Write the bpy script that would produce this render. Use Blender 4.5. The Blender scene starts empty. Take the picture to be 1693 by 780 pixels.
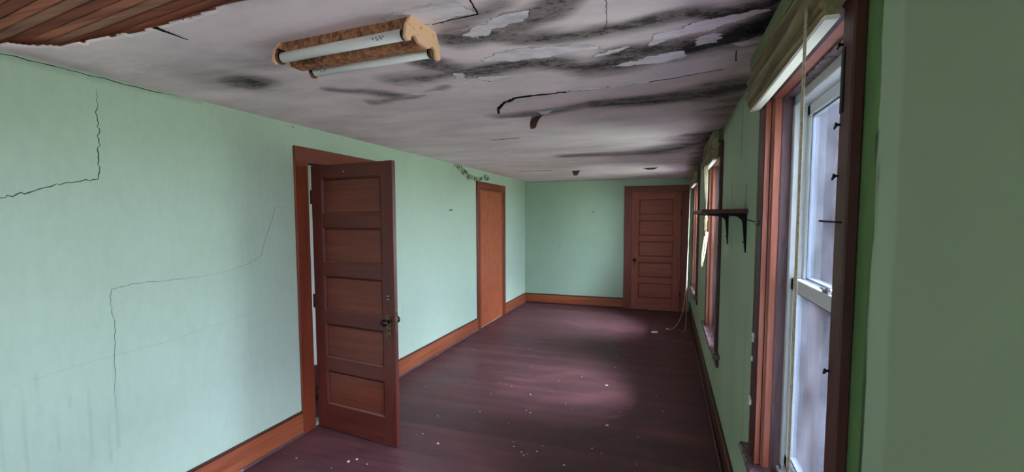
import bpy, bmesh, math, random
import numpy as np
from mathutils import Vector, Matrix

random.seed(7)
SC = bpy.context.scene
COL = SC.collection

# ------------------------------------------------------------------ sizes (metres); x right, y into the room, z up
W, L, H = 3.0786, 8.54, 2.40          # width, far wall, ceiling height
YB = -2.6                             # wall behind the camera
HB = 0.19                             # baseboard height


# ------------------------------------------------------------------ colour and node helpers
def lin(c):
    c = c / 255.0
    return c / 12.92 if c <= 0.04045 else ((c + 0.055) / 1.055) ** 2.4


def rgb(r, g, b):
    return (lin(r), lin(g), lin(b), 1.0)


class NT:
    """small wrapper to write node trees in a few lines"""
    def __init__(self, name, rough=0.6, spec=0.5, metal=0.0):
        self.m = bpy.data.materials.new(name)
        self.m.use_nodes = True
        self.t = self.m.node_tree
        self.n = self.t.nodes
        self.b = self.n['Principled BSDF']
        self.b.inputs['Roughness'].default_value = rough
        self.b.inputs['Specular IOR Level'].default_value = spec
        self.b.inputs['Metallic'].default_value = metal

    def put(self, sock, v):
        if isinstance(v, bpy.types.NodeSocket):
            self.t.links.new(v, sock)
        else:
            sock.default_value = v

    def coord(self, kind='Object'):
        return self.n.new('ShaderNodeTexCoord').outputs[kind]

    def pos(self):
        return self.n.new('ShaderNodeNewGeometry').outputs['Position']

    def sep(self, v):
        s = self.n.new('ShaderNodeSeparateXYZ')
        self.put(s.inputs[0], v)
        return s.outputs

    def scale(self, v, s, loc=(0, 0, 0)):
        m = self.n.new('ShaderNodeMapping')
        self.put(m.inputs['Vector'], v)
        m.inputs['Scale'].default_value = s
        m.inputs['Location'].default_value = loc
        return m.outputs[0]

    def noise(self, v, scale=1.0, detail=4, rough=0.55, dist=0.0):
        t = self.n.new('ShaderNodeTexNoise')
        self.put(t.inputs['Vector'], v)
        t.inputs['Scale'].default_value = scale
        t.inputs['Detail'].default_value = detail
        t.inputs['Roughness'].default_value = rough
        t.inputs['Distortion'].default_value = dist
        return t.outputs['Fac']

    def ramp(self, f, stops, interp='LINEAR'):
        r = self.n.new('ShaderNodeValToRGB')
        r.color_ramp.interpolation = interp
        e = r.color_ramp.elements
        while len(e) < len(stops):
            e.new(0.5)
        for k, (p, c) in enumerate(stops):
            e[k].position = p
            e[k].color = c if isinstance(c, tuple) else (c, c, c, 1)
        self.put(r.inputs[0], f)
        return r.outputs[0]

    def mix(self, f, a, b, mode='MIX'):
        x = self.n.new('ShaderNodeMix')
        x.data_type = 'RGBA'
        x.blend_type = mode
        self.put(x.inputs[0], f)
        self.put(x.inputs[6], a)
        self.put(x.inputs[7], b)
        return x.outputs[2]

    def math(self, op, a, b=0.0, clamp=False):
        x = self.n.new('ShaderNodeMath')
        x.operation = op
        x.use_clamp = clamp
        self.put(x.inputs[0], a)
        self.put(x.inputs[1], b)
        return x.outputs[0]

    def attr(self, name):
        a = self.n.new('ShaderNodeAttribute')
        a.attribute_name = name
        return a.outputs['Fac']

    def bump(self, h, strength=0.3, dist=0.01):
        b = self.n.new('ShaderNodeBump')
        b.inputs['Strength'].default_value = strength
        b.inputs['Distance'].default_value = dist
        self.put(b.inputs['Height'], h)
        self.t.links.new(b.outputs[0], self.b.inputs['Normal'])

    def out(self, c, rough=None):
        self.put(self.b.inputs['Base Color'], c)
        if rough is not None:
            self.put(self.b.inputs['Roughness'], rough)
        return self.m


def wood(name, light, dark, axis, rough=0.4, wear=None, spec=0.45):
    """varnished wood with the grain along one axis"""
    n = NT(name, rough, spec)
    p = n.coord()
    s = [38.0, 38.0, 38.0]
    s['xyz'.index(axis)] = 2.0
    g = n.noise(n.scale(p, s), 1.0, 6, 0.65, 0.4)
    s2 = [9.0, 9.0, 9.0]
    s2['xyz'.index(axis)] = 0.8
    g2 = n.noise(n.scale(p, s2, (3, 1, 7)), 1.0, 3, 0.5, 0.8)
    f = n.math('ADD', n.math('MULTIPLY', g, 0.6), n.math('MULTIPLY', g2, 0.4))
    c = n.ramp(f, [(0.36, dark), (0.62, light)])
    if wear:
        w = n.ramp(n.noise(n.scale(p, [a * 0.5 for a in s], (5, 5, 5)), 1.0, 6, 0.7), [(0.66, 0.0), (0.72, 1.0)])
        c = n.mix(w, c, wear)
    r = n.ramp(g, [(0.3, rough - 0.08), (0.7, rough + 0.12)])
    n.bump(f, 0.12, 0.004)
    return n.out(c, r)


def plain(name, col, rough=0.5, metal=0.0, mottle=None, scale=30.0, lo=0.45, hi=0.62, spec=0.5):
    n = NT(name, rough, spec, metal)
    if mottle:
        f = n.ramp(n.noise(n.coord(), scale, 6, 0.65), [(lo, 0.0), (hi, 1.0)])
        return n.out(n.mix(f, col, mottle))
    f = n.noise(n.coord(), scale, 3)
    d = tuple(v * 0.86 for v in col[:3]) + (1,)
    return n.out(n.mix(f, d, col))


M = {}
for ax in 'xyz':
    M['trim_' + ax] = wood('varnished trim wood ' + ax, rgb(134, 60, 38), rgb(108, 45, 29), ax, 0.38)
    M['door_' + ax] = wood('red brown door wood ' + ax, rgb(104, 44, 35), rgb(82, 33, 27), ax, 0.40)
    M['base_' + ax] = wood('orange brown baseboard wood ' + ax, rgb(166, 90, 58), rgb(130, 62, 40), ax, 0.42, rgb(96, 40, 30))
    M['darkbase_' + ax] = wood('dark baseboard wood ' + ax, rgb(84, 40, 28), rgb(46, 22, 17), ax, 0.42)
    M['panel_' + ax] = wood('door panel wood ' + ax, rgb(126, 59, 42), rgb(96, 42, 31), ax, 0.40)
    M['backdoor_' + ax] = wood('worn brown door wood ' + ax, rgb(172, 92, 72), rgb(136, 67, 52), ax, 0.5)
    M['wincase_' + ax] = wood('dark window casing wood ' + ax, rgb(82, 40, 35), rgb(60, 29, 27), ax, 0.42)
    M['shelf_' + ax] = wood('dark shelf wood ' + ax, rgb(98, 42, 30), rgb(58, 24, 18), ax, 0.45)
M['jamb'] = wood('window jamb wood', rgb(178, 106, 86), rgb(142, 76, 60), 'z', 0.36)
M['jambdark'] = wood('window inner stop wood', rgb(120, 92, 98), rgb(82, 58, 62), 'z', 0.28)  # lavender of daylight glancing off the jamb, put into the colour
M['hardboard'] = plain('orange painted hardboard', rgb(172, 86, 52), 0.55, 0, rgb(160, 76, 45), 6.0)
M['capdark'] = wood('dark baseboard cap', rgb(90, 44, 30), rgb(54, 26, 18), 'y', 0.5)
M['shoe'] = plain('dusty shoe moulding', rgb(92, 66, 66), 0.5, 0, rgb(160, 132, 124), 22.0, 0.56, 0.68)
M['vinyl'] = plain('white vinyl', rgb(226, 228, 232), 0.35, spec=0.4)
M['vinylgrey'] = plain('grey weatherstrip', rgb(96, 104, 120), 0.6)
M['white_rail'] = plain('white painted rail', rgb(244, 236, 226), 0.5, 0, rgb(190, 170, 150), 60.0, 0.66, 0.74)
M['bamboo'] = wood('dusty woven shade', rgb(168, 152, 118), rgb(112, 102, 76), 'y', 0.8, spec=0.2)
M['bamboo_dark'] = wood('brown woven shade', rgb(136, 116, 88), rgb(84, 72, 54), 'y', 0.8, spec=0.2)
M['headrail'] = wood('green stained head board', rgb(128, 132, 96), rgb(86, 92, 64), 'y', 0.7, spec=0.3)
M['cord'] = plain('cream cotton cord', rgb(196, 180, 152), 0.8, 0, rgb(164, 146, 120), 90.0)
M['iron'] = plain('black iron', rgb(26, 24, 24), 0.45, 0.6)
M['steel'] = plain('dull steel', rgb(150, 150, 152), 0.35, 0.9)
M['brass'] = plain('dark tarnished brass', rgb(120, 96, 72), 0.4, 0.8, rgb(60, 44, 36), 40.0)
M['knob'] = plain('dark metal knob', rgb(50, 42, 44), 0.22, 0.7)
M['rust'] = plain('rusty enamel', rgb(186, 122, 84), 0.7, 0, rgb(104, 52, 32), 42.0, 0.42, 0.60)
M['rustdark'] = plain('rusty side enamel', rgb(132, 74, 46), 0.7, 0, rgb(78, 38, 24), 34.0, 0.42, 0.6)
M['cream'] = plain('cream enamel with rust spots', rgb(240, 186, 152), 0.5, 0, rgb(136, 78, 50), 30.0, 0.6, 0.68)
M['tube'] = plain('white tube glass', rgb(246, 234, 240), 0.25, spec=0.5)
M['mark'] = plain('grey print', rgb(110, 104, 108), 0.6)
M['socket'] = plain('brown socket', rgb(112, 70, 50), 0.55, 0, rgb(60, 34, 26), 60.0)
M['chip'] = plain('white paint chip', rgb(228, 222, 222), 0.7)
M['paper'] = plain('white paper', rgb(236, 232, 230), 0.8)
M['flapbrown'] = plain('brown paper backing', rgb(120, 80, 60), 0.8, 0, rgb(70, 46, 36), 40.0)
M['crack'] = plain('dark crack', rgb(22, 20, 20), 0.95, spec=0.1)
M['crackgreen'] = plain('hairline crack shade', rgb(74, 96, 84), 0.95, spec=0.1)
M['crackgrey'] = plain('grey hairline shade', rgb(96, 88, 92), 0.95, spec=0.1)
M['crackfaint'] = plain('faint crack shade', rgb(140, 166, 156), 0.95, spec=0.1)
M['crackpale'] = plain('broken plaster edge', rgb(214, 206, 206), 0.9, spec=0.1)
M['lath'] = wood('dusty lath boards', rgb(206, 128, 104), rgb(128, 70, 58), 'x', 0.8, spec=0.2)
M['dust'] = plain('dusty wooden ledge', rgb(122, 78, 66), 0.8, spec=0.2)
M['painted_shade'] = plain('painted shade in the corners', rgb(44, 22, 20), 0.8, spec=0.2)  # dark lines standing for the shadow under the door rails
M['void'] = plain('dark attic void', rgb(34, 24, 22), 0.95, spec=0.0)
M['lath_grey'] = wood('greyed lath boards', rgb(190, 134, 116), rgb(120, 78, 68), 'x', 0.8, spec=0.2)
M['lath_dark'] = wood('dark lath boards', rgb(168, 96, 78), rgb(104, 52, 44), 'x', 0.8, spec=0.2)
M['closet'] = plain('closet plaster', rgb(206, 206, 198), 0.8)
M['lawn'] = plain('lawn grass', rgb(158, 160, 134), 0.95, 0, rgb(134, 138, 112), 3.0, spec=0.1)
M['gravel'] = plain('grey gravel', rgb(172, 164, 170), 0.9, 0, rgb(150, 144, 150), 40.0, spec=0.1)
M['siding'] = wood('mauve boards of the added screen', rgb(88, 78, 92), rgb(70, 62, 76), 'z', 0.75, rgb(120, 112, 122), spec=0.2)
M['exterior'] = plain('outer siding', rgb(204, 200, 208), 0.7)
M['roofing'] = plain('grey shingles', rgb(96, 92, 96), 0.9)
M['darkglass'] = plain('dark pane', rgb(60, 66, 76), 0.15)
M['flake_white'] = plain('curled white paint', rgb(214, 208, 214), 0.75, 0, rgb(130, 120, 124), 30.0, 0.58, 0.7)


def mint_wall(name, base, band=False, stain=0.5):
    """mint green distemper with faint roller bands, drips and dirt"""
    n = NT(name, 0.62, 0.3)
    p = n.pos()
    big = n.noise(p, 1.1, 4, 0.6)
    dirty = tuple(v * k for v, k in zip(base[:3], (0.80, 0.84, 0.78))) + (1,)
    c = n.mix(n.ramp(big, [(0.42, 0.0), (0.75, stain)]), base, dirty)
    drip = n.noise(n.scale(p, (13, 13, 0.7)), 1.0, 4, 0.6)
    c = n.mix(n.ramp(drip, [(0.60, 0.0), (0.74, 0.35 * stain)]), c, dirty)
    fine = n.noise(n.scale(p, (24, 24, 9)), 1.0, 5, 0.7)
    c = n.mix(n.ramp(fine, [(0.35, 0.06), (0.6, 0.0)]), c, (0.02, 0.05, 0.03, 1))
    if band:                       # older yellow-green coat left beside the near window, then fresher paint
        y = n.sep(p)[1]
        z = n.sep(p)[2]
        wob = n.math('MULTIPLY', n.math('SUBTRACT', n.noise(n.scale(p, (1, 1, 5)), 1.0, 3), 0.5), 0.03)
        yy = n.math('ADD', y, wob)
        s1 = n.math('MULTIPLY', n.math('GREATER_THAN', yy, 1.108), n.math('LESS_THAN', yy, 1.3))
        oldc = n.mix(n.ramp(n.noise(n.scale(p, (6, 6, 2)), 1.0, 4), [(0.35, 0.0), (0.65, 1.0)]),
                     rgb(100, 132, 76), rgb(78, 108, 66))
        c = n.mix(s1, c, oldc)
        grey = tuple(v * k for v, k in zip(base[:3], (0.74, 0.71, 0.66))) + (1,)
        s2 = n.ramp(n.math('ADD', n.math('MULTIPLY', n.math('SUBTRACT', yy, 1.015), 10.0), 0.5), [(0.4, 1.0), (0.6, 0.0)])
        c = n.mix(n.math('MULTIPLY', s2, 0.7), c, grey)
    st = n.attr('stain')
    nz = n.noise(n.scale(p, (9, 9, 5)), 1.0, 5, 0.7)
    st2 = n.math('MULTIPLY', st, n.math('ADD', n.math('MULTIPLY', nz, 1.6), 0.1), True)
    c = n.mix(st2, c, rgb(44, 54, 48))
    pe = n.attr('peel')
    pm = n.math('GREATER_THAN', n.math('ADD', pe, n.math('MULTIPLY', n.math('SUBTRACT', n.noise(p, 22.0, 5, 0.7), 0.5), 0.9)), 0.5)
    pc = n.mix(n.ramp(n.noise(p, 16.0, 4), [(0.45, 0.0), (0.55, 1.0)]), rgb(168, 176, 146), rgb(70, 78, 62))
    c = n.mix(pm, c, pc)
    n.bump(n.noise(n.scale(p, (14, 14, 7)), 1.0, 3, 0.5), 0.10, 0.004)
    return n.out(c, n.ramp(fine, [(0.3, 0.55), (0.7, 0.72)]))


MINT = rgb(187, 201, 184)
M['mint_left'] = mint_wall('mint paint left wall', MINT, False, 0.45)
M['mint_back'] = mint_wall('mint paint back wall', rgb(176, 199, 178), False, 0.45)
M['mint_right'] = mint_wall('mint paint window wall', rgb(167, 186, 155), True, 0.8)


def ceiling_material():
    n = NT('mouldy ceiling paint', 0.7, 0.25)
    p = n.pos()
    base = rgb(252, 223, 233)
    tint = n.ramp(n.noise(n.scale(p, (1.0, 2.2, 1.0)), 1.3, 7, 0.68), [(0.40, 0.0), (0.66, 1.0)])
    c = n.mix(tint, base, rgb(222, 198, 208))
    # soft grey water stain and painted edge shading, brownish where thin
    streak = n.noise(n.scale(p, (2.2, 8.5, 1.0)), 1.0, 6, 0.68, 0.6)
    mold_shade = n.attr('mold_shade')
    haze = n.math('MULTIPLY', n.ramp(n.noise(n.scale(p, (1.3, 4.0, 1.0), (4, 2, 0)), 1.0, 8, 0.72), [(0.52, 0.0), (0.72, 1.0)]), 0.22)
    mold_shade = n.math('ADD', mold_shade, haze)
    soft = n.math('MULTIPLY', mold_shade, n.math('ADD', n.math('MULTIPLY', streak, 1.7), 0.0), True)
    c = n.mix(n.ramp(soft, [(0.05, 0.0), (0.62, 0.88)]), c, rgb(128, 108, 112))
    # black mould speckle
    speck = n.noise(n.scale(p, (24, 34, 1.0)), 1.0, 9, 0.8)
    bl = n.math('ADD', n.math('MULTIPLY', soft, 0.95), n.math('MULTIPLY', n.math('SUBTRACT', speck, 0.5), 2.4))
    c = n.mix(n.ramp(bl, [(0.62, 0.0), (1.15, 0.88)]), c, rgb(46, 40, 43))
    # very dark wet mould
    vd = n.attr('black')
    vd2 = n.math('ADD', vd, n.math('ADD', n.math('MULTIPLY', n.math('SUBTRACT', streak, 0.5), 1.2), n.math('MULTIPLY', n.math('SUBTRACT', speck, 0.5), 0.9)))
    c = n.mix(n.ramp(vd2, [(0.46, 0.0), (0.95, 0.95)]), c, rgb(33, 31, 37))
    # paint still clinging in ragged scales
    fl = n.attr('flake')
    jag = n.math('MULTIPLY', n.math('SUBTRACT', n.noise(n.scale(p, (14, 22, 1.0)), 1.0, 5, 0.7), 0.5), 1.0)
    fe = n.math('ADD', fl, jag)
    fm = n.math('GREATER_THAN', fe, 0.5)
    rim = n.math('MULTIPLY', n.math('MULTIPLY', n.math('GREATER_THAN', fl, 0.05), n.math('GREATER_THAN', fe, 0.43)), n.math('LESS_THAN', fe, 0.5))
    c = n.mix(n.math('MULTIPLY', rim, n.ramp(n.noise(p, 7.0, 3), [(0.45, 0.0), (0.6, 0.8)])), c, rgb(70, 62, 64))
    fc = n.mix(n.ramp(n.noise(n.scale(p, (5, 16, 1)), 1.0, 5, 0.7), [(0.46, 0.0), (0.72, 0.7)]), rgb(246, 226, 238), rgb(160, 146, 156))
    c = n.mix(fm, c, fc)
    n.bump(n.math('ADD', n.math('MULTIPLY', fm, 0.5), n.math('MULTIPLY', streak, 0.4)), 0.5, 0.01)
    return n.out(c)


M['ceiling'] = ceiling_material()


def floor_material():
    n = NT('dark red brown floor paint', 0.4, 0.32)
    p = n.pos()
    x, y, z = n.sep(p)
    bw = 0.083
    k = n.math('FLOOR', n.math('DIVIDE', y, bw))
    fr = n.math('FRACT', n.math('DIVIDE', y, bw))
    wn = n.n.new('ShaderNodeTexWhiteNoise')
    wn.noise_dimensions = '1D'
    n.put(wn.inputs['W'], k)
    tone = wn.outputs['Value']
    grain = n.noise(n.scale(p, (2.0, 40, 1)), 1.0, 6, 0.65)
    f = n.math('ADD', n.math('MULTIPLY', tone, 0.4), n.math('MULTIPLY', grain, 0.6))
    c = n.ramp(f, [(0.25, rgb(78, 47, 53)), (0.75, rgb(102, 61, 66))])
    worn = n.noise(n.scale(p, (1.4, 3.0, 1)), 1.0, 6, 0.7, 0.4)
    c = n.mix(n.ramp(worn, [(0.50, 0.0), (0.70, 0.5)]), c, rgb(140, 86, 86))
    dust = n.noise(n.scale(p, (50, 80, 1)), 1.0, 4, 0.8)
    c = n.mix(n.ramp(dust, [(0.68, 0.0), (0.76, 0.45)]), c, rgb(160, 138, 142))
    gap = n.ramp(fr, [(0.0, 1.0), (0.035, 0.0), (0.965, 0.0), (1.0, 1.0)])
    c = n.mix(n.math('MULTIPLY', gap, 0.6), c, rgb(26, 16, 20))
    n.bump(n.math('SUBTRACT', n.math('MULTIPLY', grain, 0.35), gap), 0.25, 0.004)
    return n.out(c, n.ramp(worn, [(0.3, 0.36), (0.7, 0.62)]))


M['floor'] = floor_material()


def glass_material(name, tint, film_lo, film_hi):
    n = NT(name)
    t = n.t
    tr = n.n.new('ShaderNodeBsdfTransparent')
    tr.inputs[0].default_value = tint
    gl = n.n.new('ShaderNodeBsdfGlossy')
    gl.inputs['Roughness'].default_value = 0.03
    fre = n.n.new('ShaderNodeFresnel')
    fre.inputs[0].default_value = 1.35
    m1 = n.n.new('ShaderNodeMixShader')
    t.links.new(fre.outputs[0], m1.inputs[0])
    t.links.new(tr.outputs[0], m1.inputs[1])
    t.links.new(gl.outputs[0], m1.inputs[2])
    du = n.n.new('ShaderNodeBsdfTranslucent')
    du.inputs[0].default_value = rgb(214, 208, 226)
    spots = n.ramp(n.noise(n.coord(), 75.0, 5, 0.75), [(0.64, 0.0), (0.70, 0.10)])
    film = n.ramp(n.noise(n.coord(), 6.0, 4, 0.6), [(0.35, film_lo), (0.7, film_hi)])
    f = n.math('MAXIMUM', spots, film)
    m2 = n.n.new('ShaderNodeMixShader')
    t.links.new(f, m2.inputs[0])
    t.links.new(m1.outputs[0], m2.inputs[1])
    t.links.new(du.outputs[0], m2.inputs[2])
    t.links.new(m2.outputs[0], n.n['Material Output'].inputs[0])
    return n.m


M['glass'] = glass_material('clear window glass', (0.97, 0.985, 1.0, 1), 0.0, 0.01)
M['glass_dusty'] = glass_material('dusty window glass', (0.84, 0.83, 0.87, 1), 0.004, 0.016)


# ------------------------------------------------------------------ mesh helpers (everything is written in room coordinates)
class MB:
    def __init__(self):
        self.bm = bmesh.new()

    def box(self, a, b, mi=0, bev=0.0, seg=1):
        t = bmesh.new()
        bmesh.ops.create_cube(t, size=1.0)
        s = [abs(b[k] - a[k]) for k in range(3)]
        c = [(a[k] + b[k]) / 2 for k in range(3)]
        for v in t.verts:
            v.co = Vector((v.co.x * s[0] + c[0], v.co.y * s[1] + c[1], v.co.z * s[2] + c[2]))
        if bev:
            bmesh.ops.bevel(t, geom=list(t.edges), offset=min(bev, min(s) * 0.45), segments=seg, affect='EDGES', clamp_overlap=True)
        self.merge(t, mi)
        return self

    def merge(self, t, mi=0, mat=None, smooth=False):
        if mat is not None:
            t.transform(mat)
        for f in t.faces:
            f.material_index = mi
            if smooth:
                f.smooth = True
        me = bpy.data.meshes.new('tmp')
        t.to_mesh(me)
        t.free()
        self.bm.from_mesh(me)
        bpy.data.meshes.remove(me)

    def cyl(self, p, q, r, r2=None, seg=16, mi=0, smooth=True, bev=0.0):
        p, q = Vector(p), Vector(q)
        d = q - p
        t = bmesh.new()
        bmesh.ops.create_cone(t, cap_ends=True, segments=seg, radius1=r, radius2=r if r2 is None else r2, depth=d.length)
        if bev:
            es = [e for e in t.edges if len(e.link_faces) == 2 and any(len(f.verts) > 4 for f in e.link_faces)]
            bmesh.ops.bevel(t, geom=es, offset=bev, segments=2, affect='EDGES', clamp_overlap=True)
        mt = Matrix.Translation((p + q) / 2) @ d.to_track_quat('Z', 'Y').to_matrix().to_4x4()
        for f in t.faces:
            f.smooth = smooth and len(f.verts) <= 4
        self.merge2(t, mi, mt)
        return self

    def merge2(self, t, mi, mt):
        t.transform(mt)
        for f in t.faces:
            f.material_index = mi
        me = bpy.data.meshes.new('tmp')
        t.to_mesh(me)
        t.free()
        self.bm.from_mesh(me)
        bpy.data.meshes.remove(me)

    def lathe(self, prof, p, axis, seg=20, mi=0):
        """profile of (radius, along) turned about an axis from p"""
        q = Vector(axis).normalized().to_track_quat('Z', 'Y').to_matrix().to_4x4()
        mt = Matrix.Translation(Vector(p)) @ q
        rings = []
        for r, h in prof:
            if r < 1e-6:
                rings.append([self.bm.verts.new(mt @ Vector((0, 0, h)))])
            else:
                rings.append([self.bm.verts.new(mt @ Vector((r * math.cos(2 * math.pi * k / seg), r * math.sin(2 * math.pi * k / seg), h))) for k in range(seg)])
        for a, b in zip(rings, rings[1:]):
            for k in range(seg):
                k2 = (k + 1) % seg
                if len(a) == 1 and len(b) == 1:
                    continue
                if len(a) == 1:
                    f = self.bm.faces.new((a[0], b[k], b[k2]))
                elif len(b) == 1:
                    f = self.bm.faces.new((a[k], a[k2], b[0]))
                else:
                    f = self.bm.faces.new((a[k], a[k2], b[k2], b[k]))
                f.smooth = True
                f.material_index = mi
        return self

    def tube(self, pts, r, seg=8, mi=0, ends=True):
        pts = [Vector(p) for p in pts]
        n = len(pts)
        rr = r if isinstance(r, (list, tuple)) else [r] * n
        tan = [(pts[min(k + 1, n - 1)] - pts[max(k - 1, 0)]).normalized() for k in range(n)]
        u = tan[0].orthogonal().normalized()
        rings = []
        for k in range(n):
            u = (u - tan[k] * u.dot(tan[k])).normalized()
            v = tan[k].cross(u)
            rings.append([self.bm.verts.new(pts[k] + (u * math.cos(2 * math.pi * j / seg) + v * math.sin(2 * math.pi * j / seg)) * rr[k]) for j in range(seg)])
        for a, b in zip(rings, rings[1:]):
            for j in range(seg):
                f = self.bm.faces.new((a[j], a[(j + 1) % seg], b[(j + 1) % seg], b[j]))
                f.smooth = True
                f.material_index = mi
        if ends:
            self.bm.faces.new(rings[0][::-1]).material_index = mi
            self.bm.faces.new(rings[-1]).material_index = mi
        return self

    def prism(self, poly, axis, a, b, mi=0, bev=0.0):
        """polygon in the plane across an axis, extruded from a to b; poly gives the two other coords in xyz order"""
        t = bmesh.new()
        ax = 'xyz'.index(axis)

        def pt(uv, w):
            c = list(uv)
            c.insert(ax, w)
            return Vector(c)
        lo = [t.verts.new(pt(q, a)) for q in poly]
        hi = [t.verts.new(pt(q, b)) for q in poly]
        n = len(poly)
        t.faces.new(lo[::-1])
        t.faces.new(hi)
        for k in range(n):
            t.faces.new((lo[k], lo[(k + 1) % n], hi[(k + 1) % n], hi[k]))
        bmesh.ops.recalc_face_normals(t, faces=list(t.faces))
        if bev:
            bmesh.ops.bevel(t, geom=list(t.edges), offset=bev, segments=1, affect='EDGES', clamp_overlap=True)
        self.merge(t, mi)
        return self

    def ribbon(self, pts, widths, normal, thick=0.0015, mi=0):
        """thin closed strip lying on a surface, tapering along its way"""
        pts = [Vector(p) for p in pts]
        nn = Vector(normal).normalized()
        n = len(pts)
        A, B, C_, D = [], [], [], []
        for k in range(n):
            t = (pts[min(k + 1, n - 1)] - pts[max(k - 1, 0)]).normalized()
            s = t.cross(nn).normalized() * (widths[k] / 2)
            A.append(self.bm.verts.new(pts[k] + s))
            B.append(self.bm.verts.new(pts[k] - s))
            C_.append(self.bm.verts.new(pts[k] + s * 0.8 + nn * thick))
            D.append(self.bm.verts.new(pts[k] - s * 0.8 + nn * thick))
        for k in range(n - 1):
            for q in ((C_[k], C_[k + 1], D[k + 1], D[k]), (A[k], A[k + 1], C_[k + 1], C_[k]), (D[k], D[k + 1], B[k + 1], B[k]), (B[k], B[k + 1], A[k + 1], A[k])):
                self.bm.faces.new(q).material_index = mi
        self.bm.faces.new((A[0], C_[0], D[0], B[0])).material_index = mi
        self.bm.faces.new((A[-1], B[-1], D[-1], C_[-1])).material_index = mi
        return self

    def build(self, name, mats, parent=None, origin=None, fix=True):
        if fix:
            bmesh.ops.recalc_face_normals(self.bm, faces=list(self.bm.faces))
        if parent is not None:
            o0 = world_loc(parent)
        elif origin is not None:
            o0 = Vector(origin)
        else:
            xs = [v.co for v in self.bm.verts]
            o0 = Vector((sum(c.x for c in xs) / len(xs), sum(c.y for c in xs) / len(xs), min(c.z for c in xs)))
        for v in self.bm.verts:
            v.co -= o0
        me = bpy.data.meshes.new(name)
        self.bm.to_mesh(me)
        self.bm.free()
        if not isinstance(mats, (list, tuple)):
            mats = [mats]
        for m in mats:
            me.materials.append(M[m] if isinstance(m, str) else m)
        o = bpy.data.objects.new(name, me)
        COL.objects.link(o)
        if parent is not None:
            o.parent = parent
        else:
            o.location = o0
        return o


def world_loc(o):
    v = Vector((0, 0, 0))
    while o is not None:
        v += o.location
        o = o.parent
    return v


def tag(o, label, cat, group=None, kind=None):
    o['label'] = label
    o['category'] = cat
    if group:
        o['group'] = group
    if kind:
        o['kind'] = kind
    return o


def thing(name, loc, label, cat, group=None, kind=None):
    o = bpy.data.objects.new(name, None)
    o.empty_display_size = 0.1
    o.location = loc
    COL.objects.link(o)
    return tag(o, label, cat, group, kind)


def smooth_path(pts, n=8):
    """Catmull-Rom through the points"""
    P = [Vector(p) for p in pts]
    P = [2 * P[0] - P[1]] + P + [2 * P[-1] - P[-2]]
    out = []
    for k in range(1, len(P) - 2):
        for j in range(n):
            t = j / n
            a, b, c, d = P[k - 1], P[k], P[k + 1], P[k + 2]
            out.append(0.5 * ((2 * b) + (c - a) * t + (2 * a - 5 * b + 4 * c - d) * t * t + (3 * b - a - 3 * c + d) * t ** 3))
    out.append(P[-2])
    return out


# ------------------------------------------------------------------ numpy masks for wear that has a shape of its own
def vnoise(x, y, seed=0):
    def h(i, j):
        v = np.sin(i * 127.1 + j * 311.7 + seed * 74.7) * 43758.5453
        return v - np.floor(v)
    i, j = np.floor(x), np.floor(y)
    u, v = x - i, y - j
    u, v = u * u * (3 - 2 * u), v * v * (3 - 2 * v)
    return (h(i, j) * (1 - u) + h(i + 1, j) * u) * (1 - v) + (h(i, j + 1) * (1 - u) + h(i + 1, j + 1) * u) * v


def fbm(x, y, seed=0, o=4):
    s, a, t = 0, 0.5, 0
    for k in range(o):
        s = s + a * vnoise(x * 2 ** k, y * 2 ** k, seed + k)
        t += a
        a *= 0.5
    return s / t


def seg_d(x, y, p, q, ay=1.0):
    px, py, qx, qy = p[0], p[1] * ay, q[0], q[1] * ay
    yy = y * ay
    dx, dy = qx - px, qy - py
    t = np.clip(((x - px) * dx + (yy - py) * dy) / max(dx * dx + dy * dy, 1e-9), 0, 1)
    return np.hypot(x - px - t * dx, yy - py - t * dy), t


def poly_line(x, y, pts, w0, w1=None, amp=1.0):
    """soft mask round a polyline whose half width runs from w0 to w1"""
    w1 = w0 if w1 is None else w1
    n = len(pts) - 1
    best = np.zeros_like(x)
    for k in range(n):
        d, t = seg_d(x, y, pts[k], pts[k + 1])
        w = w0 + (w1 - w0) * (k + t) / n
        best = np.maximum(best, np.clip(1.25 - d / w, 0, 1))
    return amp * best


def blob(x, y, c, rx, ry, amp=1.0):
    return amp * np.clip(1.3 * (1 - np.hypot((x - c[0]) / rx, (y - c[1]) / ry)), 0, 1)


def poly_sd(x, y, poly):
    """signed distance, positive inside"""
    d = np.full_like(x, 1e9)
    ins = np.zeros(x.shape, bool)
    n = len(poly)
    for k in range(n):
        p, q = poly[k], poly[(k + 1) % n]
        d = np.minimum(d, seg_d(x, y, p, q)[0])
        c = (p[1] > y) != (q[1] > y)
        with np.errstate(divide='ignore', invalid='ignore'):
            xi = (q[0] - p[0]) * (y - p[1]) / (q[1] - p[1] + 1e-12) + p[0]
        ins ^= c & (x < xi)
    return np.where(ins, d, -d)


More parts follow.
